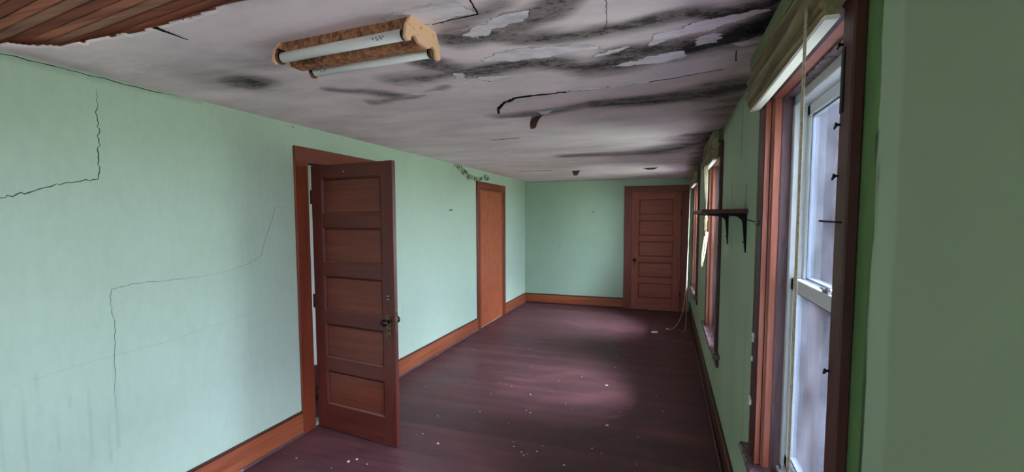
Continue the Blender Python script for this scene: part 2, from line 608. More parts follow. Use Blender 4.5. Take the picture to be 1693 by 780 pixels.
def grid_object(name, us, vs, to_xyz, holes, mat, attrs, flip=False, thick=None, drop=None, bump=None):
    """surface patch of quads with rectangular holes, float attributes and a thickness behind it"""
    us, vs = np.array(sorted(set(np.round(us, 5)))), np.array(sorted(set(np.round(vs, 5))))
    U, V = np.meshgrid(us, vs)
    nu, nv = len(us), len(vs)
    P = to_xyz(U, V)
    co = np.stack([P[0].ravel(), P[1].ravel(), P[2].ravel()], 1)
    cu, cv = (us[:-1] + us[1:]) / 2, (vs[:-1] + vs[1:]) / 2
    CU, CV = np.meshgrid(cu, cv)
    keep = np.ones(CU.shape, bool)
    for (a, b, c, d) in holes:
        keep &= ~((CU > a) & (CU < b) & (CV > c) & (CV < d))
    if drop is not None:
        keep &= ~drop(CU, CV)
    i = (np.arange(nv - 1)[:, None] * nu + np.arange(nu - 1)[None, :])[keep]
    f = np.stack([i, i + 1, i + nu + 1, i + nu], 1)
    if flip:
        f = f[:, ::-1]
    used = np.unique(f)
    remap = np.full(nu * nv, -1)
    remap[used] = np.arange(len(used))
    co, f = co[used], remap[f]
    o0 = np.array([co[:, 0].mean(), co[:, 1].mean(), co[:, 2].min()])
    me = bpy.data.meshes.new(name)
    me.vertices.add(len(co))
    me.vertices.foreach_set('co', (co - o0).astype(np.float32).ravel())
    me.loops.add(f.size)
    me.loops.foreach_set('vertex_index', f.astype(np.int32).ravel())
    me.polygons.add(len(f))
    me.polygons.foreach_set('loop_start', np.arange(0, f.size, 4, dtype=np.int32))
    me.polygons.foreach_set('loop_total', np.full(len(f), 4, dtype=np.int32))
    me.update(calc_edges=True)
    for k, fn in attrs.items():
        a = me.attributes.new(k, 'FLOAT', 'POINT')
        a.data.foreach_set('value', fn(U, V).ravel()[used].astype(np.float32))
    me.materials.append(M[mat])
    o = bpy.data.objects.new(name, me)
    o.location = o0
    COL.objects.link(o)
    if thick:
        s = o.modifiers.new('thickness', 'SOLIDIFY')
        s.thickness = thick
        s.offset = -1
    return o


def lines(a, b, step, extra=()):
    n = max(1, int(math.ceil((b - a) / step)))
    v = list(np.linspace(a, b, n + 1))
    for e in extra:
        v = [q for q in v if abs(q - e) > step * 0.3 or q in (a, b)] + [e]
    return v


# ================================================================== THE ROOM
# ---- floor
fl = MB().box((-0.75, YB - 0.15, -0.05), (W + 0.17, L + 0.15, 0.0)).build('floor', 'floor')
tag(fl, 'dark purple-brown painted board floor strewn with paint chips', 'floor', kind='structure')


# ---- ceiling: a fine grid, so the plaster can sag and carry its stains; broken open over the near left corner
HOLE = [(-0.02, 0.70), (-0.02, 1.06), (0.158, 1.074), (0.226, 1.124), (0.304, 1.172), (0.581, 1.197), (0.882, 1.184), (1.101, 1.177),
        (1.328, 1.148), (1.393, 1.153), (1.62, 1.02), (1.70, 0.70), (1.45, 0.42), (0.6, 0.36), (0.1, 0.5)]
CRACK = [(1.608, 2.845), (1.66, 2.70), (1.734, 2.595), (1.827, 2.514), (2.0, 2.495), (2.173, 2.482), (2.31, 2.474), (2.449, 2.463), (2.60, 2.44), (2.72, 2.412), (2.913, 2.358)]


def sag(x, y):
    d = np.full(np.shape(x), 9.0)
    for p, q in zip(CRACK, CRACK[1:]):
        d = np.minimum(d, seg_d(x, y, p, q)[0])
    s = 0.012 * np.exp(-(d / 0.10) ** 2)
    s = s + 0.010 * fbm(x * 1.3, y * 1.7, 5) + 0.006 * fbm(x * 5, y * 6, 9)
    s = s + 0.006 * np.exp(-((y - 4.05) / 0.03) ** 2)
    edge = np.clip(np.minimum(np.minimum(x, W - x), L - y) / 0.12, 0, 1)
    return s * edge


def c_xyz(U, V):
    return U, V, H - sag(U, V)


def c_drop(U, V):
    sd = poly_sd(U, V, HOLE) + 0.05 * (fbm(U * 9, V * 9, 3) - 0.5)
    return sd > 0


def c_mold_shade(U, V):
    wx = U + 0.10 * (fbm(U * 3, V * 5, 11) - 0.5)
    wy = V + 0.12 * (fbm(U * 3, V * 5, 17) - 0.5)
    m = blob(wx, wy, (0.60, 1.80), 0.22, 0.20, 1.0)
    m = np.maximum(m, blob(wx, wy, (0.56, 1.74), 0.34, 0.40, 0.42))
    m = np.maximum(m, poly_line(wx, wy, [(1.86, 1.66), (2.03, 1.64), (2.12, 1.72), (2.24, 1.75), (2.54, 1.77), (2.71, 1.74), (2.86, 1.74), (3.05, 1.71)], 0.085, 0.06, 1.0))
    m = np.maximum(m, poly_line(wx, wy, [(2.15, 1.64), (2.25, 1.56), (2.34, 1.49), (2.42, 1.42)], 0.10, 0.05, 0.9))
    m = np.maximum(m, poly_line(wx, wy, [(1.90, 1.58), (2.02, 1.50), (2.15, 1.44)], 0.09, 0.06, 0.55))
    m = np.maximum(m, poly_line(wx, wy, [(2.50, 2.02), (2.70, 2.06), (2.85, 2.04), (2.95, 1.97), (3.05, 1.90)], 0.10, 0.20, 1.0))
    m = np.maximum(m, poly_line(wx, wy, [(1.64, 1.83), (1.70, 1.95), (1.76, 2.03), (1.88, 2.04), (2.06, 2.02), (2.21, 2.06), (2.30, 2.17), (2.42, 2.16), (2.50, 2.12)], 0.09, 0.15, 0.95))
    m = np.maximum(m, poly_line(wx, wy, [(1.35, 2.02), (1.52, 2.02), (1.66, 1.98)], 0.10, 0.12, 0.62))
    m = np.maximum(m, poly_line(wx, wy, [(1.60, 2.92), (1.88, 2.97), (2.19, 2.86)], 0.13, 0.09, 0.72))
    m = np.maximum(m, poly_line(wx, wy, [(2.25, 2.86), (2.60, 2.88), (2.86, 2.82), (3.05, 2.72)], 0.10, 0.24, 1.0))
    m = np.maximum(m, poly_line(wx, wy, [(1.60, 5.10), (2.2, 5.15), (2.55, 5.13), (2.85, 4.80), (3.05, 4.45)], 0.20, 0.40, 0.75))
    m = np.maximum(m, poly_line(wx, wy, [(2.95, 4.2), (3.07, 4.6), (3.07, 6.6)], 0.20, 0.16, 0.9))
    m = np.maximum(m, blob(wx, wy, (3.07, 3.3), 0.28, 0.9, 0.7))  # shading beside the window wall, painted in with the mold
    m = np.maximum(m, poly_line(wx, wy, [(0.93, 2.03), (1.10, 2.16), (1.20, 2.30)], 0.06, 0.10, 0.75))
    m = np.maximum(m, poly_line(wx, wy, [(0.98, 2.33), (1.28, 2.36), (1.55, 2.20)], 0.05, 0.05, 0.6))
    m = np.maximum(m, blob(wx, wy, (1.50, 2.03), 0.13, 0.10, 0.8))
    m = np.maximum(m, blob(wx, wy, (1.2, 5.9), 0.9, 0.7, 0.25))
    m = np.maximum(m, blob(wx, wy, (1.6, 4.6), 1.3, 0.3, 0.25))
    m = np.maximum(m, blob(wx, wy, (0.95, 1.60), 0.34, 0.16, 0.45))
    m = np.maximum(m, blob(wx, wy, (0.10, 1.30), 0.12, 0.25, 0.25))
    return m


def c_black(U, V):
    wx = U + 0.08 * (fbm(U * 4, V * 7, 21) - 0.5)
    wy = V + 0.12 * (fbm(U * 4, V * 7, 27) - 0.5)
    b = poly_line(wx, wy, [(2.74, 2.06), (2.88, 2.02), (2.95, 1.95), (3.04, 1.88)], 0.07, 0.19, 0.95)
    b = np.maximum(b, poly_line(wx, wy, [(2.80, 1.75), (2.95, 1.74), (3.06, 1.71)], 0.03, 0.05, 0.8))
    b = np.maximum(b, poly_line(wx, wy, [(1.70, 1.98), (1.80, 2.06), (2.00, 2.05), (2.12, 2.04)], 0.035, 0.03, 0.62))
    b = np.maximum(b, poly_line(wx, wy, [(2.30, 2.88), (2.60, 2.90), (2.86, 2.83), (3.05, 2.76)], 0.03, 0.13, 0.85))
    b = np.maximum(b, poly_line(wx, wy, [(2.50, 5.12), (2.75, 4.95), (2.97, 4.66), (3.06, 4.4)], 0.05, 0.15, 0.8))
    b = np.maximum(b, blob(wx, wy, (3.05, 4.30), 0.12, 0.4, 0.9))
    b = np.maximum(b, blob(wx, wy, (0.635, 1.815), 0.09, 0.09, 0.62))
    b = np.maximum(b, blob(wx, wy, (3.06, 6.1), 0.10, 0.4, 0.6))
    b = np.maximum(b, poly_line(wx, wy, [(1.6, 5.11), (2.1, 5.15), (2.5, 5.13)], 0.03, 0.05, 0.55))
    return b


FLAKES = [
    [(2.577, 1.947), (2.637, 1.854), (2.68, 1.829), (2.783, 1.80), (2.932, 1.762), (2.99, 1.79), (2.789, 1.896), (2.681, 1.931), (2.611, 1.979)],
    [(2.40, 2.19), (2.505, 2.13), (2.608, 2.076), (2.742, 2.074), (2.727, 2.159), (2.605, 2.197)],
    [(2.34, 2.02), (2.444, 1.955), (2.523, 1.935), (2.49, 2.00)],
    [(1.90, 1.62), (2.035, 1.563), (2.111, 1.488), (2.218, 1.479), (2.187, 1.549), (2.094, 1.594), (2.017, 1.650)],
    [(1.659, 2.046), (1.72, 2.029), (1.69, 2.215), (1.632, 2.161)],
    [(1.738, 2.095), (1.853, 2.11), (1.951, 2.163), (1.795, 2.22)],
    [(2.90, 2.051), (2.972, 2.021), (3.06, 2.00), (3.06, 2.05), (2.95, 2.101)],
    [(2.78, 2.04), (2.865, 2.02), (2.90, 1.93), (2.84, 1.90), (2.76, 1.97)],
    [(2.02, 1.83), (2.35, 1.86), (2.40, 1.93), (2.1, 1.96), (1.85, 1.92)],
    [(1.72, 1.39), (2.03, 1.34), (2.04, 1.47), (1.86, 1.49), (1.74, 1.47)],
    [(1.25, 2.24), (1.55, 2.26), (1.48, 2.33), (1.30, 2.31)],
]


def c_flake(U, V):
    s = np.full(U.shape, -1.0)
    wx = U + 0.075 * (fbm(U * 7, V * 13, 41) - 0.5)
    wy = V + 0.060 * (fbm(U * 7, V * 13, 47) - 0.5) + 0.03 * (fbm(U * 22, V * 30, 51) - 0.5)
    for p in FLAKES:
        s = np.maximum(s, poly_sd(wx, wy, p))
    return np.clip(s * 14 + 0.5, 0, 1)


ys = lines(YB - 0.1, 0.3, 0.1) + lines(0.3, 3.3, 0.0125) + lines(3.3, 5.4, 0.03) + lines(5.4, L + 0.1, 0.06)
ce = grid_object('ceiling', lines(-0.1, W + 0.15, 0.0125), ys, c_xyz, [], 'ceiling', {'mold_shade': c_mold_shade, 'black': c_black, 'flake': c_flake}, flip=True, thick=0.008, drop=c_drop)
tag(ce, 'water-stained mouldy off-white plaster ceiling with peeling paint', 'ceiling', kind='structure')


def on_ceiling(pts, off=0.0005):
    return [(x, y, H - float(sag(np.array(x), np.array(y))) - off) for x, y in pts]


# boards showing through the hole, running across the room a little askew
lb = MB()
for k in range(34):
    y0 = 0.05 + k * 0.0425
    t = bmesh.new()
    bmesh.ops.create_cube(t, size=1.0)
    for v in t.verts:
        v.co = Vector((v.co.x * 2.5, v.co.y * (0.0345 + 0.002 * random.random()), v.co.z * 0.012))
    mt = Matrix.Translation((0.95, y0 + 0.12, H + 0.0245 + 0.003 * random.random())) @ Matrix.Rotation(math.radians(-7.5), 4, 'Z') @ Matrix.Rotation(random.uniform(-0.02, 0.02), 4, 'X')
    lb.merge(t, k * 7 % 3, mt)
lbo = lb.build('lath_boards', ['lath', 'lath_grey', 'lath_dark'])
tag(lbo, 'bare reddish wooden boards showing through the broken ceiling', 'boards', kind='structure')
at = MB().box((-0.2, YB - 0.1, H + 0.045), (W + 0.17, L + 0.15, H + 0.10)).build('ceiling_deck', 'void')
tag(at, 'dark space above the broken ceiling boards', 'ceiling deck', kind='structure')

# ---- left wall with a closet doorway and a boarded door
D1 = (2.83, 3.66, 0.0, 2.125)
DRIPS = [(1.176, 0.99, 0.80), (1.28, 0.90, 0.80), (1.23, 0.88, 0.6), (1.12, 1.0, 0.55), (1.36, 0.86, 0.5), (1.43, 0.80, 0.45), (1.47, 1.2, 0.5), (1.05, 0.9, 0.5)]


def l_stain(U, V):
    s = np.zeros(U.shape)
    for y, a, b in DRIPS:
        s = np.maximum(s, poly_line(U, V, [(y, a), (y + 0.006, b)], 0.003, 0.008, 0.13))
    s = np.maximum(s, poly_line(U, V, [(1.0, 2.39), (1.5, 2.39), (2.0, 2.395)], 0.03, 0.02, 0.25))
    return s


def l_peel(U, V):
    p = poly_line(U, V, [(5.45, 2.395), (5.60, 2.36), (5.75, 2.31), (5.86, 2.27)], 0.05, 0.08, 0.85)
    p = np.maximum(p, poly_line(U, V, [(5.80, 2.29), (6.1, 2.255), (6.35, 2.28)], 0.06, 0.05, 0.72))
    p = np.maximum(p, blob(U, V, (6.55, 2.31), 0.24, 0.07, 1.0))
    p = np.maximum(p, poly_line(U, V, [(2.66, 2.39), (2.74, 2.37)], 0.02, 0.02, 0.5))
    return p


wl = grid_object('wall_left', lines(YB - 0.1, 0.8, 0.1) + lines(0.8, 3.0, 0.0125, (2.83,)) + lines(3.0, L + 0.1, 0.02, (3.66, 6.25, 7.22)),
                 lines(-0.02, H + 0.02, 0.0125, (2.125, 2.12)), lambda U, V: (0 * U, U, V), [D1], 'mint_left', {'stain': l_stain, 'peel': l_peel}, thick=0.10)
tag(wl, 'cracked mint green plaster wall on the left side', 'wall', kind='structure')


def b_stain(U, V):
    s = blob(U, V, (3.05, 2.38), 0.3, 0.12, 0.5)
    for c in ((0.72, 1.13), (1.35, 1.80)):
        s = np.maximum(s, blob(U, V, c, 0.022, 0.022, 1.2))
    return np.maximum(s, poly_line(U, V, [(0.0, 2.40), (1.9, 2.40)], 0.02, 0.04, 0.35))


wb = grid_object('wall_back', lines(-0.1, W + 0.15, 0.03), lines(-0.02, H + 0.02, 0.03), lambda U, V: (U, 0 * U + L, V), [], 'mint_back',
                 {'stain': b_stain, 'peel': lambda U, V: 0 * U}, flip=False, thick=0.10)
tag(wb, 'mint green plaster wall at the far end', 'wall', kind='structure')

# ---- window wall
WIN = [1.685, 4.35, 7.02, -0.98]
HW = 0.435                    # half width of an opening
ZS, ZT = 0.60, 2.185          # opening bottom and top


def r_stain(U, V):
    s = np.zeros(U.shape)
    for y, a, b, w, am in ((2.94, 2.33, 2.05, 0.03, 0.45), (3.30, 1.95, 1.78, 0.03, 0.55), (3.25, 1.62, 1.50, 0.04, 0.35), (5.35, 2.2, 1.6, 0.08, 0.5),
                           (5.7, 2.3, 1.7, 0.06, 0.4), (2.72, 1.85, 1.70, 0.06, 0.4), (2.60, 1.2, 0.5, 0.05, 0.15), (3.0, 1.0, 0.4, 0.05, 0.12)):
        s = np.maximum(s, poly_line(U, V, [(y, a), (y + 0.01, b)], w * 0.6, w, am))
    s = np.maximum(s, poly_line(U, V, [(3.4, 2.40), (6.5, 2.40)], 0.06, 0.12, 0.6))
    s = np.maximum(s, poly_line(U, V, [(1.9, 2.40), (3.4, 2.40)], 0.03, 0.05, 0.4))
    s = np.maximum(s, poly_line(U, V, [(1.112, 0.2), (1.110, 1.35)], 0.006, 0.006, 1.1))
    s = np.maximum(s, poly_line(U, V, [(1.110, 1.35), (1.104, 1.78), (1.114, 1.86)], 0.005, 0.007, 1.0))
    return s


wr = grid_object('wall_right', lines(YB - 0.1, 0.6, 0.06, (WIN[3] - HW, WIN[3] + HW)) + lines(0.6, 3.6, 0.0125, (WIN[0] - HW, WIN[0] + HW)) +
                 lines(3.6, L + 0.1, 0.02, (WIN[1] - HW, WIN[1] + HW, WIN[2] - HW, WIN[2] + HW)),
                 lines(-0.02, H + 0.02, 0.0125, (ZS, ZT)), lambda U, V: (0 * U + W, U, V), [(c - HW, c + HW, ZS, ZT) for c in WIN],
                 'mint_right', {'stain': r_stain, 'peel': lambda U, V: 0 * U}, flip=True, thick=0.15)
tag(wr, 'shaded green plaster wall pierced by the windows', 'wall', kind='structure')
REAR_FILL = [(0.55, 1.25)]      # unseen window added behind the viewer for fill light
wf = grid_object('wall_front', lines(-0.1, W + 0.15, 0.2, (0.55, 1.25)), lines(-0.02, H + 0.02, 0.2, (0.7, 2.1)), lambda U, V: (U, 0 * U + YB, V),
                 [(a, b_, 0.7, 2.1) for a, b_ in REAR_FILL], 'mint_back', {'stain': lambda U, V: 0 * U, 'peel': lambda U, V: 0 * U}, flip=True, thick=0.12)
tag(wf, 'green plaster wall behind the viewer', 'wall', kind='structure')

# closet behind the open door
cl = MB()
cl.box((-0.52, 2.45, 0.0), (-0.46, 4.1, H))
cl.box((-0.46, 2.45, 0.0), (-0.10, 2.50, H))
cl.box((-0.46, 4.05, 0.0), (-0.10, 4.1, H))
cl.box((-0.52, 2.45, H), (-0.10, 4.1, H + 0.04))
tag(cl.build('wall_closet', 'closet'), 'pale closet wall glimpsed through the hinge gap', 'wall', kind='structure')
cb = MB().box((-0.46, 2.50, 0.0), (-0.44, 4.05, 0.30), 0, 0.004).build('baseboard_closet', 'darkbase_y')
tag(cb, 'dark baseboard inside the closet behind the open door', 'baseboard', kind='structure')

# ---- baseboards: board, dark cap and a dusty shoe moulding
def baseboard(name, runs, axis, wall, sgn, mats, label):
    root = thing(name, (wall if axis == 'y' else (runs[0][0] + runs[0][1]) / 2, wall if axis == 'x' else (runs[0][0] + runs[0][1]) / 2, 0), label, 'baseboard', kind='structure')
    bd, cp, sh = MB(), MB(), MB()
    for a, b in runs:
        def P(u0, u1, z0, z1, d0, d1, mb, bev):
            lo, hi = sorted((wall + sgn * d0, wall + sgn * d1))
            if axis == 'y':
                mb.box((lo, u0, z0), (hi, u1, z1), 0, bev)
            else:
                mb.box((u0, lo, z0), (u1, hi, z1), 0, bev)
        P(a, b, 0.0, HB - 0.018, 0.0, 0.018, bd, 0.002)
        P(a, b, HB - 0.018, HB, 0.0, 0.024, cp, 0.006)
        P(a, b, 0.0, 0.022, 0.018, 0.036, sh, 0.007)
    bd.build('board', mats[0], root)
    cp.build('cap_moulding', mats[1], root)
    sh.build('shoe_moulding', mats[2], root)
    return root


baseboard('baseboard_left', [(YB, 2.70), (3.79, 6.13), (7.35, L)], 'y', 0.0, 1, ('base_y', 'capdark', 'shoe'), 'worn orange-brown baseboard along the left wall')
baseboard('baseboard_back', [(0.036, 1.92)], 'x', L, -1, ('base_x', 'capdark', 'darkbase_x'), 'orange-brown baseboard under the far green wall')
baseboard('baseboard_right', [(YB, L)], 'y', W, -1, ('darkbase_y', 'capdark', 'darkbase_y'), 'dark brown baseboard below the windows')


# ---- door casings
def casing(name, axis, wall, sgn, o0, i0, i1, o1, ztop_i, ztop_o, mat, label, t=0.02, jamb=None):
    root = thing(name, (wall, (o0 + o1) / 2, 0) if axis == 'y' else ((o0 + o1) / 2, wall, 0), label, 'door casing', kind='structure')

    def P(mb, u0, u1, z0, z1, d0, d1, mi=0, bev=0.003):
        lo, hi = sorted((wall + sgn * d0, wall + sgn * d1))
        if axis == 'y':
            mb.box((lo, u0, z0), (hi, u1, z1), mi, bev)
        else:
            mb.box((u0, lo, z0), (u1, hi, z1), mi, bev)
    for u0, u1 in ((o0, i0), (i1, o1)):
        m = MB()
        P(m, u0, u1, 0, ztop_i, 0, t)
        m.build('side_casing', mat + '_z', root)
    m = MB()
    P(m, o0, o1, ztop_i, ztop_o, 0, t + 0.002)
    m.build('head_casing', mat + ('_y' if axis == 'y' else '_x'), root)
    if jamb:
        m = MB()
        P(m, i0 - 0.012, i0, 0, ztop_i, -jamb, 0.0, 0, 0.001)
        P(m, i1, i1 + 0.012, 0, ztop_i, -jamb, 0.0, 0, 0.001)
        P(m, i0 - 0.012, i1 + 0.012, ztop_i, ztop_i + 0.012, -jamb, 0.0, 0, 0.001)
        m.build('jamb', mat + '_z', root)
    return root


casing('trim_1', 'y', 0.0, 1, 2.70, 2.83, 3.66, 3.79, 2.125, 2.238, 'trim', 'reddish wooden casing round the open door', jamb=0.11)
casing('trim_2', 'y', 0.0, 1, 6.13, 6.25, 7.22, 7.35, 2.125, 2.232, 'trim', 'brown wooden casing round the flat orange door')
casing('trim_3', 'x', L, -1, 1.92, 2.055, 2.905, 3.04, 2.145, 2.258, 'trim', 'brown wooden casing round the far panelled door')


# ---- panelled doors (built flat: width along x from 0, face towards -y, bottom at z 0)
def panel_door(name, label, w, h, sash, rails, bottom, ph, th, mats):
    """five stacked horizontal panels; returns root and a local-space builder list"""
    root = thing(name, (0, 0, 0), label, 'door', kind='structure')
    fr = MB()
    fr.box((0, 0, 0), (sash, th, h), 0, 0.003)
    fr.box((w - sash, 0, 0), (w, th, h), 0, 0.003)
    z = 0.0
    spans = []
    hs = [bottom] + [rails] * 4 + [h - bottom - 4 * rails - 5 * ph]
    for k in range(6):
        fr.box((sash - 0.001, 0.0006, z), (w - sash + 0.001, th - 0.0006, z + hs[k]), 1, 0.0025)
        z += hs[k]
        if k < 5:
            spans.append((z, z + ph))
            z += ph
    fr.build('door_frame', [mats[0] + '_z', mats[0] + '_x'], root)
    for a, b in spans:
        p = MB()
        p.box((sash - 0.006, 0.0145, a - 0.006), (w - sash + 0.006, th - 0.0145, b + 0.006), 0)
        e = 0.012                                     # sticking: a sloped edge all round, dusty on its upward ledge, rail shadow painted dark in the corner
        for y0, y1 in ((0.001, 0.0145), (th - 0.001, th - 0.0145)):
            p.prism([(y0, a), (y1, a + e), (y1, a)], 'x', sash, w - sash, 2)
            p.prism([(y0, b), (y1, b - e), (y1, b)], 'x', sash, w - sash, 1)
            p.prism([(sash, y0), (sash + e, y1), (sash, y1)], 'z', a, b, 1)
            p.prism([(w - sash, y0), (w - sash - e, y1), (w - sash, y1)], 'z', a, b, 1)
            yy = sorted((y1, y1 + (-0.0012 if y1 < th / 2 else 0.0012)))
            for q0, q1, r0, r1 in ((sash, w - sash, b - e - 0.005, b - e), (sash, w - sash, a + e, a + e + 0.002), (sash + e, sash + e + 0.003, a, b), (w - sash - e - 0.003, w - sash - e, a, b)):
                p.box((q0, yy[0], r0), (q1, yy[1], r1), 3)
        p.build('door_panel', [mats[1] + '_x', mats[0] + '_x', 'dust', 'painted_shade'], root)
    return root


def knob_set(root, x, z, face, sgn, plate=(0.026, 0.115), r=0.027):
    """escutcheon, spindle and round knob on the face y = face, sticking out along sgn*y"""
    p = MB()
    y0, y1 = sorted((face, face + sgn * 0.004))
    p.box((x - plate[0], y0, z - plate[1]), (x + plate[0], y1, z + plate[1] * 0.45), 0, 0.0018, 2)
    ky = face + sgn * 0.0046
    p.cyl((x, face + sgn * 0.003, z - 0.060), (x, ky, z - 0.060), 0.0055, seg=12, mi=1)
    p.prism([(x - 0.0028, z - 0.083), (x + 0.0028, z - 0.083), (x + 0.0018, z - 0.062), (x - 0.0018, z - 0.062)], 'y', *sorted((face + sgn * 0.003, ky)), mi=1)
    pl = p.build('escutcheon', ['brass', 'crack'], root)
    k = MB()
    k.lathe([(0.0, 0.0), (0.013, 0.0), (0.013, 0.006), (0.009, 0.010), (0.009, 0.026), (0.018, 0.032), (r, 0.043), (r * 0.98, 0.052), (r * 0.75, 0.061), (0.0, 0.064)], (x, face + sgn * 0.004, z), (0, sgn, 0), 24)
    k.build('door_knob', 'knob', root)
    return pl


# open door: hinged on the near jamb, swung into the room
D1W, D1H = 0.812, 2.085
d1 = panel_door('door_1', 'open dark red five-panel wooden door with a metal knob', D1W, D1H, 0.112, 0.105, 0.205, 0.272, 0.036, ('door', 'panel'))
knob_set(d1, D1W - 0.056, 0.93, 0.0, -1)
knob_set(d1, D1W - 0.056, 0.93, 0.036, 1)
b = MB()
b.box((D1W - 0.069, -0.005, 1.088), (D1W - 0.043, 0.0, 1.124), 0, 0.0015)
b.cyl((D1W - 0.069, -0.0075, 1.106), (D1W - 0.040, -0.0075, 1.106), 0.0045, seg=10, mi=1)
b.build('bolt_plate', ['steel', 'iron'], d1)
b = MB()
b.box((D1W, 0.006, 0.87), (D1W + 0.002, 0.030, 1.03), 0, 0.0008)
b.build('latch_plate', 'brass', d1)
for z in (0.26, 1.02, 1.84):
    hng = MB()
    hng.cyl((-0.006, 0.0, z - 0.05), (-0.006, 0.0, z + 0.05), 0.0075, seg=12)
    hng.box((-0.002, 0.001, z - 0.045), (0.0, 0.033, z + 0.045), 0)
    hng.cyl((-0.006, 0.0, z + 0.05), (-0.006, 0.0, z + 0.060), 0.0075, 0.003, seg=12)
    hng.build('hinge', 'iron', d1)
nl = MB().box((0.345, -0.0015, 2.020), (0.350, 0.0, 2.034)).build('tape_scrap', 'chip', d1)
d1.location = (0.036, 2.838, 0.012)
d1.rotation_euler = (0, 0, math.radians(-7.0))

# boarded-over door on the left wall
d2 = thing('door_2', (0.0, 6.735, 0), 'flat orange hardboard-covered door in the left wall', 'door', kind='structure')
MB().box((0.0005, 6.25, 0.012), (0.011, 7.22, 2.124), 0, 0.002).build('door_face', 'hardboard', d2)
q = MB()
q.box((0.011, 7.20, 0.012), (0.015, 7.22, 2.124), 0, 0.001)
q.box((0.011, 6.25, 2.105), (0.015, 7.22, 2.124), 0, 0.001)
q.build('door_stop', 'trim_z', d2)

# door in the far wall
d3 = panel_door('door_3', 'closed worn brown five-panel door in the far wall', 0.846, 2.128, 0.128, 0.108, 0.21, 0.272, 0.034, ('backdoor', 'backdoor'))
knob_set(d3, 0.058, 0.90, 0.0, -1)
for z in (0.3, 1.75):
    hng = MB()
    hng.cyl((0.850, -0.004, z - 0.05), (0.850, -0.004, z + 0.05), 0.007, seg=12)
    hng.build('hinge', 'iron', d3)
d3.location = (2.057, L - 0.0355, 0.012)


